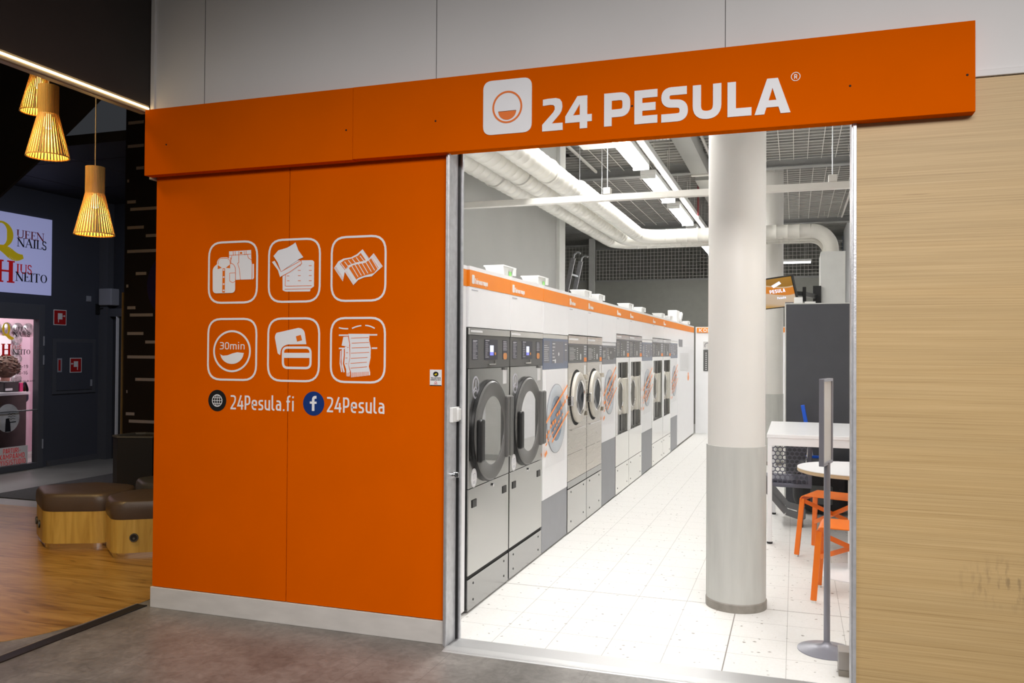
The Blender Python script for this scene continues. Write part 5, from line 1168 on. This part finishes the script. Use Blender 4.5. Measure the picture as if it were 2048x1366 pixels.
part(bx(MB(), -.098, .098, -.012, .012, 1.361, 1.375), 'frame_top', 'standgrey', t); part(bx(MB(), -.098, .098, -.012, .012, .94, .954), 'frame_bottom', 'standgrey', t)
part(bx(MB(), -.098, .098, -.004, .004, .954, 1.361), 'leaflet', 'paleprint', t)
t = thing('steel_block', 'small square grey steel block on the floor at the right door frame', 'block', (.245, 4.25, 0))
part(MB().box(.195, .295, 4.19, 4.29, .03, .115), 'block', 'greystone2', t, bevel=.002); part(MB().box(.195, .295, 4.19, 4.29, 0, .029), 'lower_block', 'rubber', t)
# office chair behind the white table
t = thing('office_chair', 'dark grey chair with honeycomb plastic backrest under the white table', 'chair', (0, 7.9, 0))
def hexmesh(x0, x1, z0, z1, y, s):
    mb = MB(); r = s / math.sqrt(3); k = 0; z = z0
    P = Pl((0, y, 0), (1, 0, 0), (0, 0, 1), (0, -1, 0)); row = 0
    while z <= z1 + 1e-6:
        x = x0 + (s / 2 if row % 2 else 0)
        while x <= x1 + 1e-6:
            o_ = [(x + r * .99 * math.cos(PI / 6 + a * PI / 3), z + r * .99 * math.sin(PI / 6 + a * PI / 3)) for a in range(6)]
            stroke(mb, P, o_, s * .20, -.006, .006, True); x += s
        z += r * 1.5; row += 1
    return mb
part(hexmesh(-.20, .085, .395, .745, 7.62, .0395), 'backrest', 'chairgrey', t)
part(MB().box(.105, .14, 7.605, 7.64, .36, .77), 'backrest_edge', 'chairgrey', t, bevel=.008)
part(MB().box(-.26, .14, 7.60, 7.645, .345, .38), 'backrest_base', 'chairgrey', t, bevel=.01)
part(MB().box(-.26, .12, 7.64, 8.05, .375, .405), 'seat', 'chairgrey', t, bevel=.012)
for dx, dz in ((0, 0), (0, .075)):
    part(MB().bar((-.30, 7.6, .40 + dz), (-.07, 7.63, .13 + dz * .9), .03, .055, (0, 0, 1)).bar((-.07, 7.63, .13 + dz * .9), (.075, 7.65, .085 + dz), .03, .055), 'arm_frame', 'chairframe', t)
for x, y in ((.055, 7.66), (-.30, 8.0)):
    f_ = part(MB().cyl((x, y, .035), .012, .07, 'z', 12), 'caster_stem', 'chairframe', t); sub(MB().cyl((x - .014, y, .033), .033, .028, 'x', 24), 'caster', 'black', f_)
part(MB().box(.02, .09, 7.63, 7.69, .075, .16), 'frame_end', 'chairframe', t, bevel=.01)
# bag and trolley
t = thing('shopping_bag', 'black bag with a grey patch lettered CRA on the floor behind the stools', 'bag', (.2, 8.3, 0))
bm_ = MB(); 
def blob(mb, c, rx, ry, rz, pw=.5, n=28, m=16):
    vs = []
    for j in range(m + 1):
        ph = -PI / 2 + PI * j / m
        for i in range(n):
            th = 2 * PI * i / n; cs = lambda v: math.copysign(abs(v) ** pw, v)
            vs.append((c[0] + rx * cs(math.cos(ph)) * cs(math.cos(th)), c[1] + ry * cs(math.cos(ph)) * cs(math.sin(th)), c[2] + rz * cs(math.sin(ph)) * (1 + .05 * math.sin(3 * th))))
    return mb.add(vs, [(j * n + i, j * n + (i + 1) % n, (j + 1) * n + (i + 1) % n, (j + 1) * n + i) for j in range(m) for i in range(n)])
part(blob(MB(), (.235, 8.40, .255), .255, .16, .24, .55), 'body', 'bag', t, smooth=True)
p = part(MB().box(.135, .33, 8.225, 8.262, .11, .28), 'grey_patch', 'baggrey', t, bevel=.01)
mb = MB(); text(mb, facing_front(8.225), 'CRA', .145, .215, .185, .030, .2, 0, .001); sub(mb, 'lettering', 'paper', p)
part(MB().tube([(.10, 8.32, .48), (.12, 8.35, .62), (.14, 8.38, .74), (.16, 8.38, .80)], .006, 8), 'white_cord', 'tray', t)
part(MB().bar((.06, 8.25, .47), (.12, 8.27, .45), .03, .02), 'blue_clip', 'blue', t, bevel=.004)
t = thing('black_bag', 'black bag resting on the white table behind the leaflet stand', 'bag', (.42, 7.6, .865))
t['label'] = 'black bag on the floor between the round table and the charcoal divider'; t['category'] = 'bag'
part(blob(MB(), (.60, 8.40, .30), .10, .16, .29, .6), 'body', 'bag', t, smooth=True); t.location = (.42, 7.6, .865)
t = thing('cleaning_brush', 'blue handled cleaning brush standing behind the white table', 'brush', (.12, 8.5, 0))
part(MB().bar((.115, 8.55, .76), (.07, 8.56, 1.005), .022, .036), 'blue_grip', 'blue', t, bevel=.006)
part(MB().tube([(.16, 8.55, .52), (.115, 8.55, .78)], .008, 8), 'shaft', 'galv', t)
part(MB().box(.10, .25, 8.52, 8.58, .50, .52), 'head', 'blue', t)

# ================================================================== LEFT: LOUNGE AND SALON
# salon wall x = -9.05 (faces +x), with an opening for the glass door
struct(MB().box(-9.17, -9.05, 8.125, 9.02, 0, 3.6).box(-9.17, -9.05, 2.0, 8.125, 2.06, 3.6).build('wall_salon', 'darkwall'))
sbox('wall_salon_near', 'darkwall', -9.17, -9.05, 2.0, 6.9, 0, 2.06)
sbox('baseboard_salon', 'darkframe', -9.05, -9.035, 8.20, 9.02, 0, .07)
sbox('ceiling_lounge', 'darkceil', -9.2, -3.5, 6.35, 10.3, 3.5, 3.6)
sbox('ceiling_high', 'darkceil', -9.2, -3.64, .5, 6.35, 4.35, 4.45)
sbox('wall_lounge_back', 'darkrecess', -9.05, -3.5, 9.12, 9.25, 0, 3.5)
sbox('wall_lounge_left', 'fascia', -9.17, -9.05, 2.0, 6.35, 3.6, 4.4)
for x in (-8.4, -7.2, -6.0, -4.8): struct(MB().box(x - .002, x + .002, 6.35, 9.5, 3.497, 3.5).build('trim_ceiling_joint', 'fascia'))
for y in (6.9, 8.1, 9.3): struct(MB().box(-9.05, -3.6, y - .002, y + .002, 3.497, 3.5).build('trim_ceiling_joint', 'fascia'))
# sloping dark bulkhead under the upper level
mb = MB(); mb.prism([(-9.05, 2.0), (-7.365, 3.0), (-6.934, 3.278), (-6.386, 3.66), (-6.10, 3.87), (-6.10, 4.35), (-9.05, 4.35)], 6.1, 6.13)
mb.v = [(a, c, b) for a, b, c in mb.v]; struct(mb.build('wall_bulkhead', 'slope'))
# dark fascia with the warm LED line, running from the shop corner towards the corridor
struct(MB().box(-3.68, -3.602, .5, 3.955, 2.935, 4.35).build('wall_fascia', 'fascia'))
t = thing('led_strip_light', 'warm glowing LED line along the lower edge of the dark fascia', 'strip light', (-3.62, 2.2, 2.9))
part(MB().box(-3.665, -3.602, .5, 3.945, 2.890, 2.933), 'channel', 'ledch', t)
part(MB().box(-3.6015, -3.596, .5, 3.940, 2.909, 2.919), 'led_line', 'led', t)
part(MB().box(-3.650, -3.615, .5, 3.940, 2.886, 2.8895), 'lower_led_line', 'ledch', t)
# pendant lamps of thin wooden slats
def pendant(x, y, zb, label, k=1.0):
    t = bpy.data.objects.new('pendant_lamp', None); COL.objects.link(t); tag(t, label, 'pendant lamp', 'slatted wooden pendant lamps')
    H, rb, rt, zw = .455 * k, .127 * k, .060 * k, .275 * k; n = 40; mb = MB()
    for i in range(n):
        a = 2 * PI * i / n; c, s_ = math.cos(a), math.sin(a); w_, th = .0062 * k, .0016
        prof = [(rb, 0), (rt, zw), (rt, H)]; vs = []
        for r, z in prof:
            ww = w_ * (1.0 if r > .08 else .62)
            for dr, dw in ((0, -ww), (0, ww), (-th, ww), (-th, -ww)): vs.append(((r + dr) * c - dw * s_, (r + dr) * s_ + dw * c, z))
        mb.add(vs, [(0, 3, 2, 1), (8, 9, 10, 11)] + [(4 * j + q, 4 * j + (q + 1) % 4, 4 * j + 4 + (q + 1) % 4, 4 * j + 4 + q) for j in (0, 1) for q in range(4)])
    sh = mb.build('lamp_shade', 'pendant', t)
    rg = MB().lathe([(rb - .008, .002), (rb - .001, .002), (rb - .002, .008), (rb - .008, .008)], (0, 0, 0), 'z', 48, cap=False).build('lower_ring', 'pendant', sh)
    MB().lathe([(rt - .012, zw - .004), (rt - .002, zw - .004), (rt - .002, zw + .006), (rt - .012, zw + .006)], (0, 0, 0), 'z', 40, cap=False).build('waist_ring', 'pendant', sh)
    MB().lathe([(.0, H - .008), (rt - .002, H - .008), (rt - .002, H), (.006, H)], (0, 0, 0), 'z', 40).build('top_disc', 'pendant', sh)
    MB().lathe([(.0, zw - .10), (.022, zw - .09), (.030, zw - .06), (.022, zw - .025), (.012, zw)], (0, 0, 0), 'z', 20).build('bulb', 'bulb', t, smooth=True)
    MB().lathe([(.016, zw), (.018, zw + .06), (.006, zw + .08)], (0, 0, 0), 'z', 20).build('socket', 'cord', t)
    MB().tube([(0, 0, zw + .07), (0, 0, 4.35 - zb)], .0035, 8).build('cord', 'cord', t)
    MB().lathe([(.05, 4.35 - zb), (.05, 4.33 - zb), (.01, 4.31 - zb)], (0, 0, 0), 'z', 24).build('ceiling_cup', 'cord', t)
    d = bpy.data.lights.new('pendant_light', 'POINT'); d.energy = 5.5; d.color = (1.0, .66, .24); d.shadow_soft_size = .03
    l = bpy.data.objects.new('pendant_light', d); COL.objects.link(l); l.location = (x, y, zb + .12 * k)
    t.location = (x, y, zb); return t
M['bulb'] = mat('warm_bulb', (1, .8, .5), .4, emit=(1.0, .66, .26), estr=3)
pendant(-4.43, 4.37, 2.262, 'lowest slatted pendant lamp, hanging on a long cord nearest the orange wall')
pendant(-4.49, 4.05, 2.715, 'slatted pendant lamp in the middle, overlapping the one behind it')
pendant(-5.42, 4.80, 3.285, 'highest slatted pendant lamp, its top hidden by the LED line')
pendant(-5.30, 3.72, 3.28, 'slatted pendant lamp cut off by the left edge of the photo')
# dark panel with short taupe bars
t = thing('barred_panel', 'tall dark brown panel with rows of short taupe bars beside the shop corner', 'wall panel', (-4.8, 6.3, 0))
p = part(MB().box(-6.02, -3.51, 6.3, 6.34, 0, 4.34), 'panel', 'brown', t)
P = facing_front(6.3)
for (a, b, z) in [(-5.992, -5.809, 3.645), (-5.995, -5.806, 3.423), (-5.891, -5.803, 3.211), (-5.996, -5.975, 3.096), (-5.993, -5.892, 2.895), (-5.956, -5.647, 2.824), (-5.989, -5.795, 2.651), (-5.77, -5.643, 2.568), (-5.986, -5.5, 2.426), (-5.882, -5.759, 2.215), (-5.992, -5.969, 2.1), (-5.977, -5.883, 1.894), (-5.947, -5.678, 1.825), (-5.974, -5.786, 1.651), (-5.762, -5.55, 1.571), (-5.97, -5.5, 1.43), (-5.873, -5.5, 1.22), (-5.977, -5.965, 1.103), (-5.98, -5.88, 0.894), (-5.944, -5.5, 0.826)]:
    mb = MB(); fill(mb, P, rct(a, z - .014, b, z + .014), 0, .003); sub(mb, 'bar', 'bar', p)
mb = MB(); fill(mb, P, ell(-5.42, 2.10, .33, .33, 48), 0, .002); sub(mb, 'round_patch', 'navy', p)
part(MB().box(-6.032, -6.021, 6.285, 6.345, 0, 2.04), 'edge_strip', 'brass', t)
# upholstered hexagonal stools
def seat_unit(poly, label, grommets, cushion='cushion', zt=.415, zc=.283):
    t = thing('upholstered_stool', label, 'stool', (sum(p[0] for p in poly) / len(poly), sum(p[1] for p in poly) / len(poly), 0), 'low angular lounge stools')
    cx, cy = sum(p[0] for p in poly) / len(poly), sum(p[1] for p in poly) / len(poly)
    def pg(k, r=.09): return rp([(cx + (x - cx) * k, cy + (y - cy) * k, r) for x, y in poly], True, 8)
    part(MB().prism(pg(.93), 0, .045), 'steel_plinth', 'chrome', t)
    part(MB().prism(pg(.985), .045, zc), 'wooden_body', 'stoolwood', t)
    mb = MB(); lv = [(.985, zc), (1.005, zc + .02), (1.01, zc + .06), (.995, zc + .105), (.955, zt - .006), (.90, zt), (.5, zt + .004)]; n = len(pg(1)); vs = []
    for k, z in lv: vs += [(x, y, z) for x, y in pg(k)]
    fs = [(i * n + j, i * n + (j + 1) % n, (i + 1) * n + (j + 1) % n, (i + 1) * n + j) for i in range(len(lv) - 1) for j in range(n)] + [tuple(range(n))[::-1], tuple((len(lv) - 1) * n + j for j in range(n))]
    mb.add(vs, fs); part(mb, 'cushion', cushion, t, smooth=True)
    for (x, y, nx, ny) in grommets:
        U = Vector((-ny, nx, 0)); P = Pl((x, y, .155), U, (0, 0, 1), (nx, ny, 0)); mb = MB(); fill(mb, P, ell(0, 0, .030, .030, 24), -.01, .004); g_ = part(mb, 'socket', 'black', t)
        mb = MB(); stroke(mb, P, ell(0, 0, .026, .026, 24), .004, .004, .007, True); btn(mb, P, 0, -.006, .008, .004, .006); sub(mb, 'socket_rim', 'ctrl', g_)
seat_unit([(-5.74, 5.10), (-5.31, 4.79), (-4.905, 4.965), (-4.90, 5.24), (-5.02, 5.42), (-5.45, 5.42)], 'brown topped wooden stool with two sockets, leftmost of the low stools', [(-5.635, 5.025, -.58, -.81), (-5.50, 4.928, -.58, -.81)])
seat_unit([(-4.885, 4.945), (-4.60, 4.72), (-4.15, 5.02), (-4.10, 5.32), (-4.45, 5.45), (-4.88, 5.25)], 'brown topped wooden stool with one socket, against the orange wall edge', [(-4.475, 4.803, .55, -.83)])
seat_unit([(-5.33, 5.72), (-5.02, 5.47), (-4.55, 5.50), (-4.35, 5.80), (-4.6, 6.05), (-5.1, 6.08)], 'grey topped stool behind the two brown ones, in front of the black bin', [], 'cushiongrey')
# bin
t = thing('waste_bin', 'tall black square waste bin in front of the barred panel', 'bin', (-5.6, 6.1, 0))
mb = MB(); a = [(-5.78, 5.93), (-5.66, 5.86), (-5.36, 5.96), (-5.36, 6.24), (-5.70, 6.26), (-5.78, 6.2)]
M['black2'] = mat('black_powder_coat', (0.02, 0.02, 0.023), 0.42)
cxa, cya = -5.6, 6.08
part(MB().prism([(cxa + (x - cxa) * .97, cya + (y - cya) * .97) for x, y in a], 0, .72), 'body', 'black2', t, bevel=.004)
n = len(a); mb = MB(); vs = [(x, y, .72) for x, y in a] + [(x, y, .735) for x, y in a] + [(cxa + (x - cxa) * .86, cya + (y - cya) * .86, .735) for x, y in a] + [(cxa + (x - cxa) * .86, cya + (y - cya) * .86, .72) for x, y in a]
mb.add(vs, [(i, (i + 1) % n, n + (i + 1) % n, n + i) for i in range(n)] + [(n + i, n + (i + 1) % n, 2 * n + (i + 1) % n, 2 * n + i) for i in range(n)] + [(2 * n + i, 2 * n + (i + 1) % n, 3 * n + (i + 1) % n, 3 * n + i) for i in range(n)] + [(3 * n + i, 3 * n + (i + 1) % n, (i + 1) % n, i) for i in range(n)])
part(mb, 'rim', 'ctrl', t)
t = thing('entrance_mat', 'dark ribbed mat on the grey floor behind the stools', 'mat', (-7.0, 8.0, 0)); part(MB().box(-7.78, -6.05, 6.32, 9.3, 0, .008), 'mat', 'mat_dark', t)
t = thing('ceiling_downlight', 'round unlit white downlight in the dark lounge ceiling', 'ceiling lamp', (-6.35, 7.4, 3.49))
part(MB().lathe([(.11, 0), (.11, -.008), (.085, -.012), (.08, -.002)], (-6.40, 6.98, 3.4995), 'z', 40), 'trim_ring', 'ctrl', t); part(MB().cyl((-6.40, 6.98, 3.487), .08, .008, 'z', 32), 'diffuser', 'speaker', t)
# salon door and signs
SW = facing_aisle(-9.05)
d = thing('door_1', None, None, (-9.05, 7.6, 0)); d['kind'] = 'structure'
for b_ in ((-9.12, -9.02, 8.045, 8.13, 0, 2.06), (-9.12, -9.02, 6.9, 8.045, 1.87, 2.06), (-9.12, -9.02, 6.9, 8.045, 0, .075), (-9.12, -9.02, 6.86, 6.9, 0, 2.06)): part(MB().box(*b_), 'frame', 'darkframe', d, bevel=.004)
M['glassdoor'] = mat_glass('clear_door_glass', (.96, .96, .97), .07)
part(MB().box(-9.075, -9.069, 6.9, 8.045, .075, 1.87), 'pane', 'glassdoor', d)
part(MB().tube([(-9.04, 6.9, .73), (-9.04, 8.10, .735)], .008, 8), 'push_bar', 'chairframe', d)
for z in (1.60, 1.36, .30): part(MB().tube([(-9.02, 8.115, z - .06), (-9.02, 8.115, z + .06)], .010, 8), 'hinge', 'speaker', d)
GP = facing_aisle(-9.068); mb = MB(); stext(mb, GP, 'UEEN', 7.712, 7.925, 1.717, .052, 0, .001); stext(mb, GP, 'NAILS', 7.714, 7.953, 1.650, .060, 0, .001); stext(mb, GP, 'NEITO', 7.710, 7.964, 1.430, .062, 0, .001)
text(mb, GP, '10-19', 7.773, 7.930, 1.262, .038, .13, 0, .001); text(mb, GP, '10-16', 7.774, 7.925, 1.183, .040, .13, 0, .001); text(mb, GP, 'mukaan', 7.86, 8.032, 1.088, .026, .13, 0, .001); text(mb, GP, 'sopimuksen', 7.53, 7.84, 1.088, .026, .13, 0, .001)
part(mb, 'black_lettering', 'letterblack', d)
mb = MB(); serif(mb, GP, 'Q', 7.554, 1.665, .13, .155, 0, .001, 1.3); part(mb, 'gold_letter', 'goldlit', d)
mb = MB(); serif(mb, GP, 'H', 7.551, 1.418, .145, .14, 0, .001, 1.3); stext(mb, GP, 'IUS', 7.700, 7.835, 1.496, .045, 0, .001); part(mb, 'red_lettering', 'red', d)
mb = MB(); text(mb, facing_aisle(-9.062), 'PARTURI-', 7.597, 7.835, .228, .056, .095, 0, .001); text(mb, facing_aisle(-9.062), 'KAMPAAMO', 7.551, 7.890, .157, .060, .095, 0, .001); text(mb, facing_aisle(-9.062), 'KYNSISTUDIO', 7.52, 7.906, .085, .060, .095, 0, .001); part(mb, 'red_shop_words', 'red', d)
mb = MB(); fill(mb, GP, rct(7.0, .078, 7.94, .300), -.001, .002); part(mb, 'white_film', 'paper', d)
M['speaker2'] = mat('grey_white_print', (0.55, 0.56, 0.58), 0.5, noise=.25, nscale=6)
mb = MB(); fill(mb, GP, ell(7.66, .655, .158, .172, 40), 0, .001); c_ = part(mb, 'round_poster', 'speaker2', d)
mb = MB(); fill(mb, GP, [(7.62, .49), (7.70, .49), (7.69, .60), (7.67, .655), (7.63, .65)], .001, .002); stroke(mb, GP, [(7.66, .60), (7.77, .605)], .012, .001, .002)
for i in range(3): stroke(mb, GP, rp([(7.66, .70 - i * .03), (7.68, .71 - i * .03), (7.70, .695 - i * .03), (7.72, .71 - i * .03), (7.76, .70 - i * .03)]), .005, .001, .002)
sub(mb, 'black_print', 'letterblack', c_)
# room behind the glass
sbox('wall_salon_room_side', 'pink', -11.6, -9.20, 10.6, 10.7, 0, 3.0); sbox('wall_salon_room_back', 'pink', -11.7, -11.6, 5.0, 10.7, 0, 3.0); sbox('wall_salon_inner', 'pink', -9.20, -9.171, 8.2, 10.6, 0, 3.0)
sbox('ceiling_salon', 'innerwhite', -11.7, -9.17, 5.0, 10.7, 2.6, 2.7); sbox('floor_salon', 'greyfloor', -11.7, -9.17, 5.0, 10.7, -.06, 0); sbox('wall_salon_room_near', 'pink', -11.7, -9.17, 4.9, 5.0, 0, 3.0)
area('salon_light', (-10.4, 8.6, 2.55), (-10.4, 8.6, 0), 1.4, 2.4, 85, (1.0, 0.96, 0.97), 170)
t = thing('salon_pilaster', 'mauve pilaster inside the salon behind the glass door', 'pilaster', (-9.9, 8.9, 0)); part(MB().box(-10.75, -10.6, 9.30, 9.9, 0, 1.67), 'pilaster', 'pinkdark', t)
t = thing('reception_counter', 'dark brown patterned counter with a white top inside the salon', 'counter', (-9.7, 7.6, 0))
part(MB().box(-9.78, -9.42, 6.2, 8.22, 0, .91), 'front', 'counterbrown', t); part(MB().box(-9.80, -9.39, 6.2, 8.25, .911, .945), 'top', 'tablewhite', t)
t = thing('card_machine', 'black till with a white plate on the salon counter', 'till', (-9.6, 8.07, .945)); part(MB().box(-9.72, -9.50, 7.96, 8.18, .946, 1.08), 'body', 'black', t, bevel=.01); part(MB().box(-9.499, -9.494, 7.98, 8.08, .965, .995), 'plate', 'paper', t)
t = thing('pink_box', 'small magenta box behind the till on the salon counter', 'box', (-9.6, 8.2, .945)); M['magenta'] = mat('magenta', (.6, .02, .15), .5); part(MB().box(-9.66, -9.50, 8.19, 8.24, .946, 1.06), 'body', 'magenta', t, bevel=.004)
t = thing('salon_mirror', 'white-framed mirror with round silver ornaments inside the salon', 'mirror', (-11.5, 9.3, 1.2))
part(MB().box(-11.6, -11.56, 8.9, 9.80, .6, 1.70), 'glass', 'tablewhite', t)
for i in range(7): part(MB().lathe([(.085, 0), (.07, .03), (.0, .04)], (-11.56, 9.905, .72 + i * .155), 'x', 16), 'ornament', 'speckle', t, smooth=True)
for i in range(6): part(MB().lathe([(.10, 0), (.07, .03), (.0, .04)], (-11.56, 9.16 + .19 * i, 1.81), 'x', 16), 'ornament', 'speckle', t, smooth=True)
# person seated behind the counter
pr = bpy.data.objects.new('person', None); COL.objects.link(pr); tag(pr, 'person with curly brown hair and a dark blue jacket, seated behind the salon counter', 'person')
def skin_fig(name, pts, edges, rad, m, parent, lv=2):
    me = bpy.data.meshes.new(name); me.from_pydata(pts, edges, []); o = bpy.data.objects.new(name, me); COL.objects.link(o)
    sk = o.modifiers.new('skin', 'SKIN'); sk.use_smooth_shade = True
    for i, r in enumerate(rad): me.skin_vertices[0].data[i].radius = (r, r)
    me.skin_vertices[0].data[0].use_root = True; ss = o.modifiers.new('sub', 'SUBSURF'); ss.levels = lv; ss.render_levels = lv
    me.materials.append(M[m]); o.parent = parent; return o
B = [(0, 0, .50), (0, 0, .72), (.02, 0, .95), (.04, 0, 1.08), (.05, 0, 1.16), (.07, 0, 1.27), (0, .17, 1.04), (.12, .24, .82), (.32, .16, .84), (0, -.17, 1.04), (.12, -.24, .82), (.32, -.16, .84), (.36, .10, .50), (.38, .10, .08), (.36, -.10, .50), (.38, -.10, .08), (.46, .10, .04), (.46, -.10, .04)]
skin_fig('body', B, [(0, 1), (1, 2), (2, 3), (3, 4), (4, 5), (2, 6), (6, 7), (7, 8), (2, 9), (9, 10), (10, 11), (0, 12), (12, 13), (0, 14), (14, 15), (13, 16), (15, 17)], [.15, .14, .15, .07, .055, .10, .06, .045, .03, .06, .045, .03, .085, .05, .085, .05, .04, .04], 'skin', pr)
skin_fig('jacket', [(0, 0, .50), (0, 0, .75), (.02, 0, .97), (.03, 0, 1.06), (0, .18, 1.03), (.11, .25, .82), (.26, .19, .84), (0, -.18, 1.03), (.11, -.25, .82), (.26, -.19, .84)], [(0, 1), (1, 2), (2, 3), (2, 4), (4, 5), (5, 6), (2, 7), (7, 8), (8, 9)], [.17, .165, .175, .10, .075, .06, .045, .075, .06, .045], 'jacket', pr)
hb = MB(); random.seed(3)
for i in range(110):
    th, ph = random.uniform(0, 2 * PI), random.uniform(-.45, 1.5); r = .150
    if abs(math.atan2(math.sin(th), math.cos(th))) < .7 and ph < .55: continue
    c = (.05 + r * math.cos(ph) * math.cos(th), r * math.cos(ph) * math.sin(th), 1.29 + r * math.sin(ph) * 1.05)
    hb.tube([(c[0] + .024 * math.cos(k * .9 + i), c[1] + .024 * math.sin(k * .9 + i), c[2] + .02 - k * .006) for k in range(8)], .013, 6)
hb.lathe([(0, .165), (.09, .14), (.140, .06), (.145, -.03), (.12, -.10), (.06, -.14)], (.035, 0, 1.29), 'z', 20)
hb.build('hair', 'hair', pr, smooth=True)
pr.location = (-10.25, 8.62, -0.03); pr.scale = (1, 1, .985); pr.rotation_euler = (0, 0, 2.6)
t = thing('salon_stool', 'low dark seat under the person behind the salon counter', 'stool', (-10.25, 8.62, 0)); part(MB().cyl((-10.25, 8.62, .0), .18, .36, 'z', 24), 'seat', 'black', t)
# wall sign above the door
t = thing('salon_sign', 'bluish white wall sign reading Queen Nails and Hius Neito above the salon door', 'shop sign', (-9.05, 7.6, 2.18))
p = part(MB().box(-9.05, -9.03, 6.75, 8.225, 2.183, 3.153), 'board', 'signblue', t)
SG = facing_aisle(-9.03); S_ = lambda u: 7.5 + u * .725; Zv = lambda v: 3.153 - v * .97
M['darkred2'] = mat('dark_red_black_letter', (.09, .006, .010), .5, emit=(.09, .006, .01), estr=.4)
mb = MB(); stext(mb, SG, 'UEEN', S_(.285), S_(.84), Zv(.298), .098, 0, .002); sub(mb, 'dark_red_lettering', 'darkred2', p)
mb = MB(); stext(mb, SG, 'NAILS', S_(.30), S_(.89), Zv(.408), .105, 0, .003); sub(mb, 'black_lettering', 'letterblack', p)
mb = MB(); stext(mb, SG, 'NEITO', S_(.28), S_(.92), Zv(.845), .110, 0, .003); sub(mb, 'black_lettering', 'letterblack', p)
mb = MB(); serif(mb, SG, 'Q', S_(-.26), Zv(.46), .38, .34, 0, .003, 1.5); sub(mb, 'gold_letter', 'gold', p)
mb = MB(); serif(mb, SG, 'H', S_(-.10), Zv(.873), .27, .26, 0, .003, 1.25); stext(mb, SG, 'IUS', S_(.29), S_(.60), Zv(.745), .11, 0, .002); sub(mb, 'red_lettering', 'red', p)
# fire-hose signs and hydrant cabinet
def firesign(y0, y1, z0, z1, label, flip):
    t = thing('fire_hose_sign', label, 'safety sign', (-9.05, y0, z0), 'red fire hose signs')
    X = -9.05 if z0 > 1.7 else -9.0275
    p = part(MB().box(X, X + .004, y0, y1, z0, z1), 'plate', 'paper', t); P = facing_aisle(X + .004)
    mb = MB(); fill(mb, P, rct(y0 + .01, z0 + .01, y1 - .01, z1 - .01), 0, .001); sub(mb, 'red_field', 'redsign', p)
    w_ = y1 - y0; cy = (y0 + y1) / 2; s_ = -1 if flip else 1; mb = MB(); fill(mb, P, rct(cy - .035, z0 + .075, cy + .035, z1 - .045), .001, .002); stroke(mb, P, [(cy + s_ * .035, (z0 + z1) / 2 + .02), (cy + s_ * .065, (z0 + z1) / 2 + .02)], .006, .001, .002); fill(mb, P, ell(cy + s_ * .065, (z0 + z1) / 2 + .02, .012, .012, 12), .001, .002)
    stroke(mb, P, [(cy - s_ * .025, z0 + .08), (cy - s_ * .025, z0 + .035)], .012, .001, .002); sub(mb, 'white_symbol', 'paper', p)
firesign(8.28, 8.48, 1.81, 2.01, 'red fire hose sign on the dark wall, upper one beside the glass door', False)
firesign(8.525, 8.715, 1.19, 1.385, 'red fire hose sign on the grey cabinet door, lower of the two', True)
t = thing('hydrant_cabinet', 'dark grey recessed wall cabinet door with a red sign on it', 'cabinet', (-9.05, 8.6, .9))
part(MB().box(-9.05, -9.036, 8.27, 8.965, .915, 1.635), 'frame', 'darkframe', t, bevel=.004); q_ = part(MB().box(-9.036, -9.028, 8.32, 8.90, .96, 1.59), 'door', 'darkwall', t, bevel=.003)
sub(MB().box(-9.028, -9.015, 8.865, 8.89, 1.0, 1.09), 'handle', 'speaker', q_, bevel=.003); sub(MB().box(-9.028, -9.024, 8.33, 8.40, 1.20, 1.38), 'key_box', 'speaker', q_); sub(MB().box(-9.024, -9.021, 8.345, 8.375, 1.22, 1.36), 'red_key_label', 'redsign', q_)
t = thing('wall_switch', 'small white square switch plate on the dark wall', 'switch', (-9.05, 8.84, 2.15)); part(MB().box(-9.05, -9.04, 8.80, 8.88, 2.145, 2.22), 'plate', 'speaker', t, bevel=.003); part(MB().box(-9.04, -9.034, 8.815, 8.865, 2.16, 2.205), 'rocker', 'speaker', t, bevel=.002)
t = thing('wall_speaker', 'pale grey box on a black bracket high on the dark wall', 'speaker', (-9.0, 9.15, 2.1))
part(MB().box(-9.02, -8.80, 8.98, 9.14, 2.10, 2.33), 'casing', 'speaker', t, bevel=.012); part(MB().bar((-9.05, 9.01, 2.05), (-8.86, 9.06, 2.085), .02, .02), 'bracket', 'black', t); part(MB().box(-9.05, -9.03, 8.96, 9.04, 1.98, 2.12), 'bracket_plate', 'black', t)
# recess with a door beyond the salon wall
struct(MB().box(-9.17, -8.90, 9.02, 9.12, 0, 3.5).build('trim_recess_post', 'darkframe'))
d = thing('door_2', None, None, (-8.7, 9.1, 0)); d['kind'] = 'structure'
part(MB().box(-8.725, -8.64, 9.085, 9.12, 0, 1.95), 'leaf', 'darkwall', d); part(MB().box(-8.79, -8.775, 9.06, 9.12, 0, 1.95), 'bright_edge', 'decal', d); part(MB().box(-8.64, -8.625, 9.06, 9.12, 0, 1.95), 'edge', 'speaker', d)
part(MB().box(-8.90, -8.60, 9.06, 9.12, 1.95, 2.06), 'head', 'darkframe', d); part(MB().box(-8.775, -8.725, 9.10, 9.12, 0, 1.95), 'dark_reveal', 'black', d)
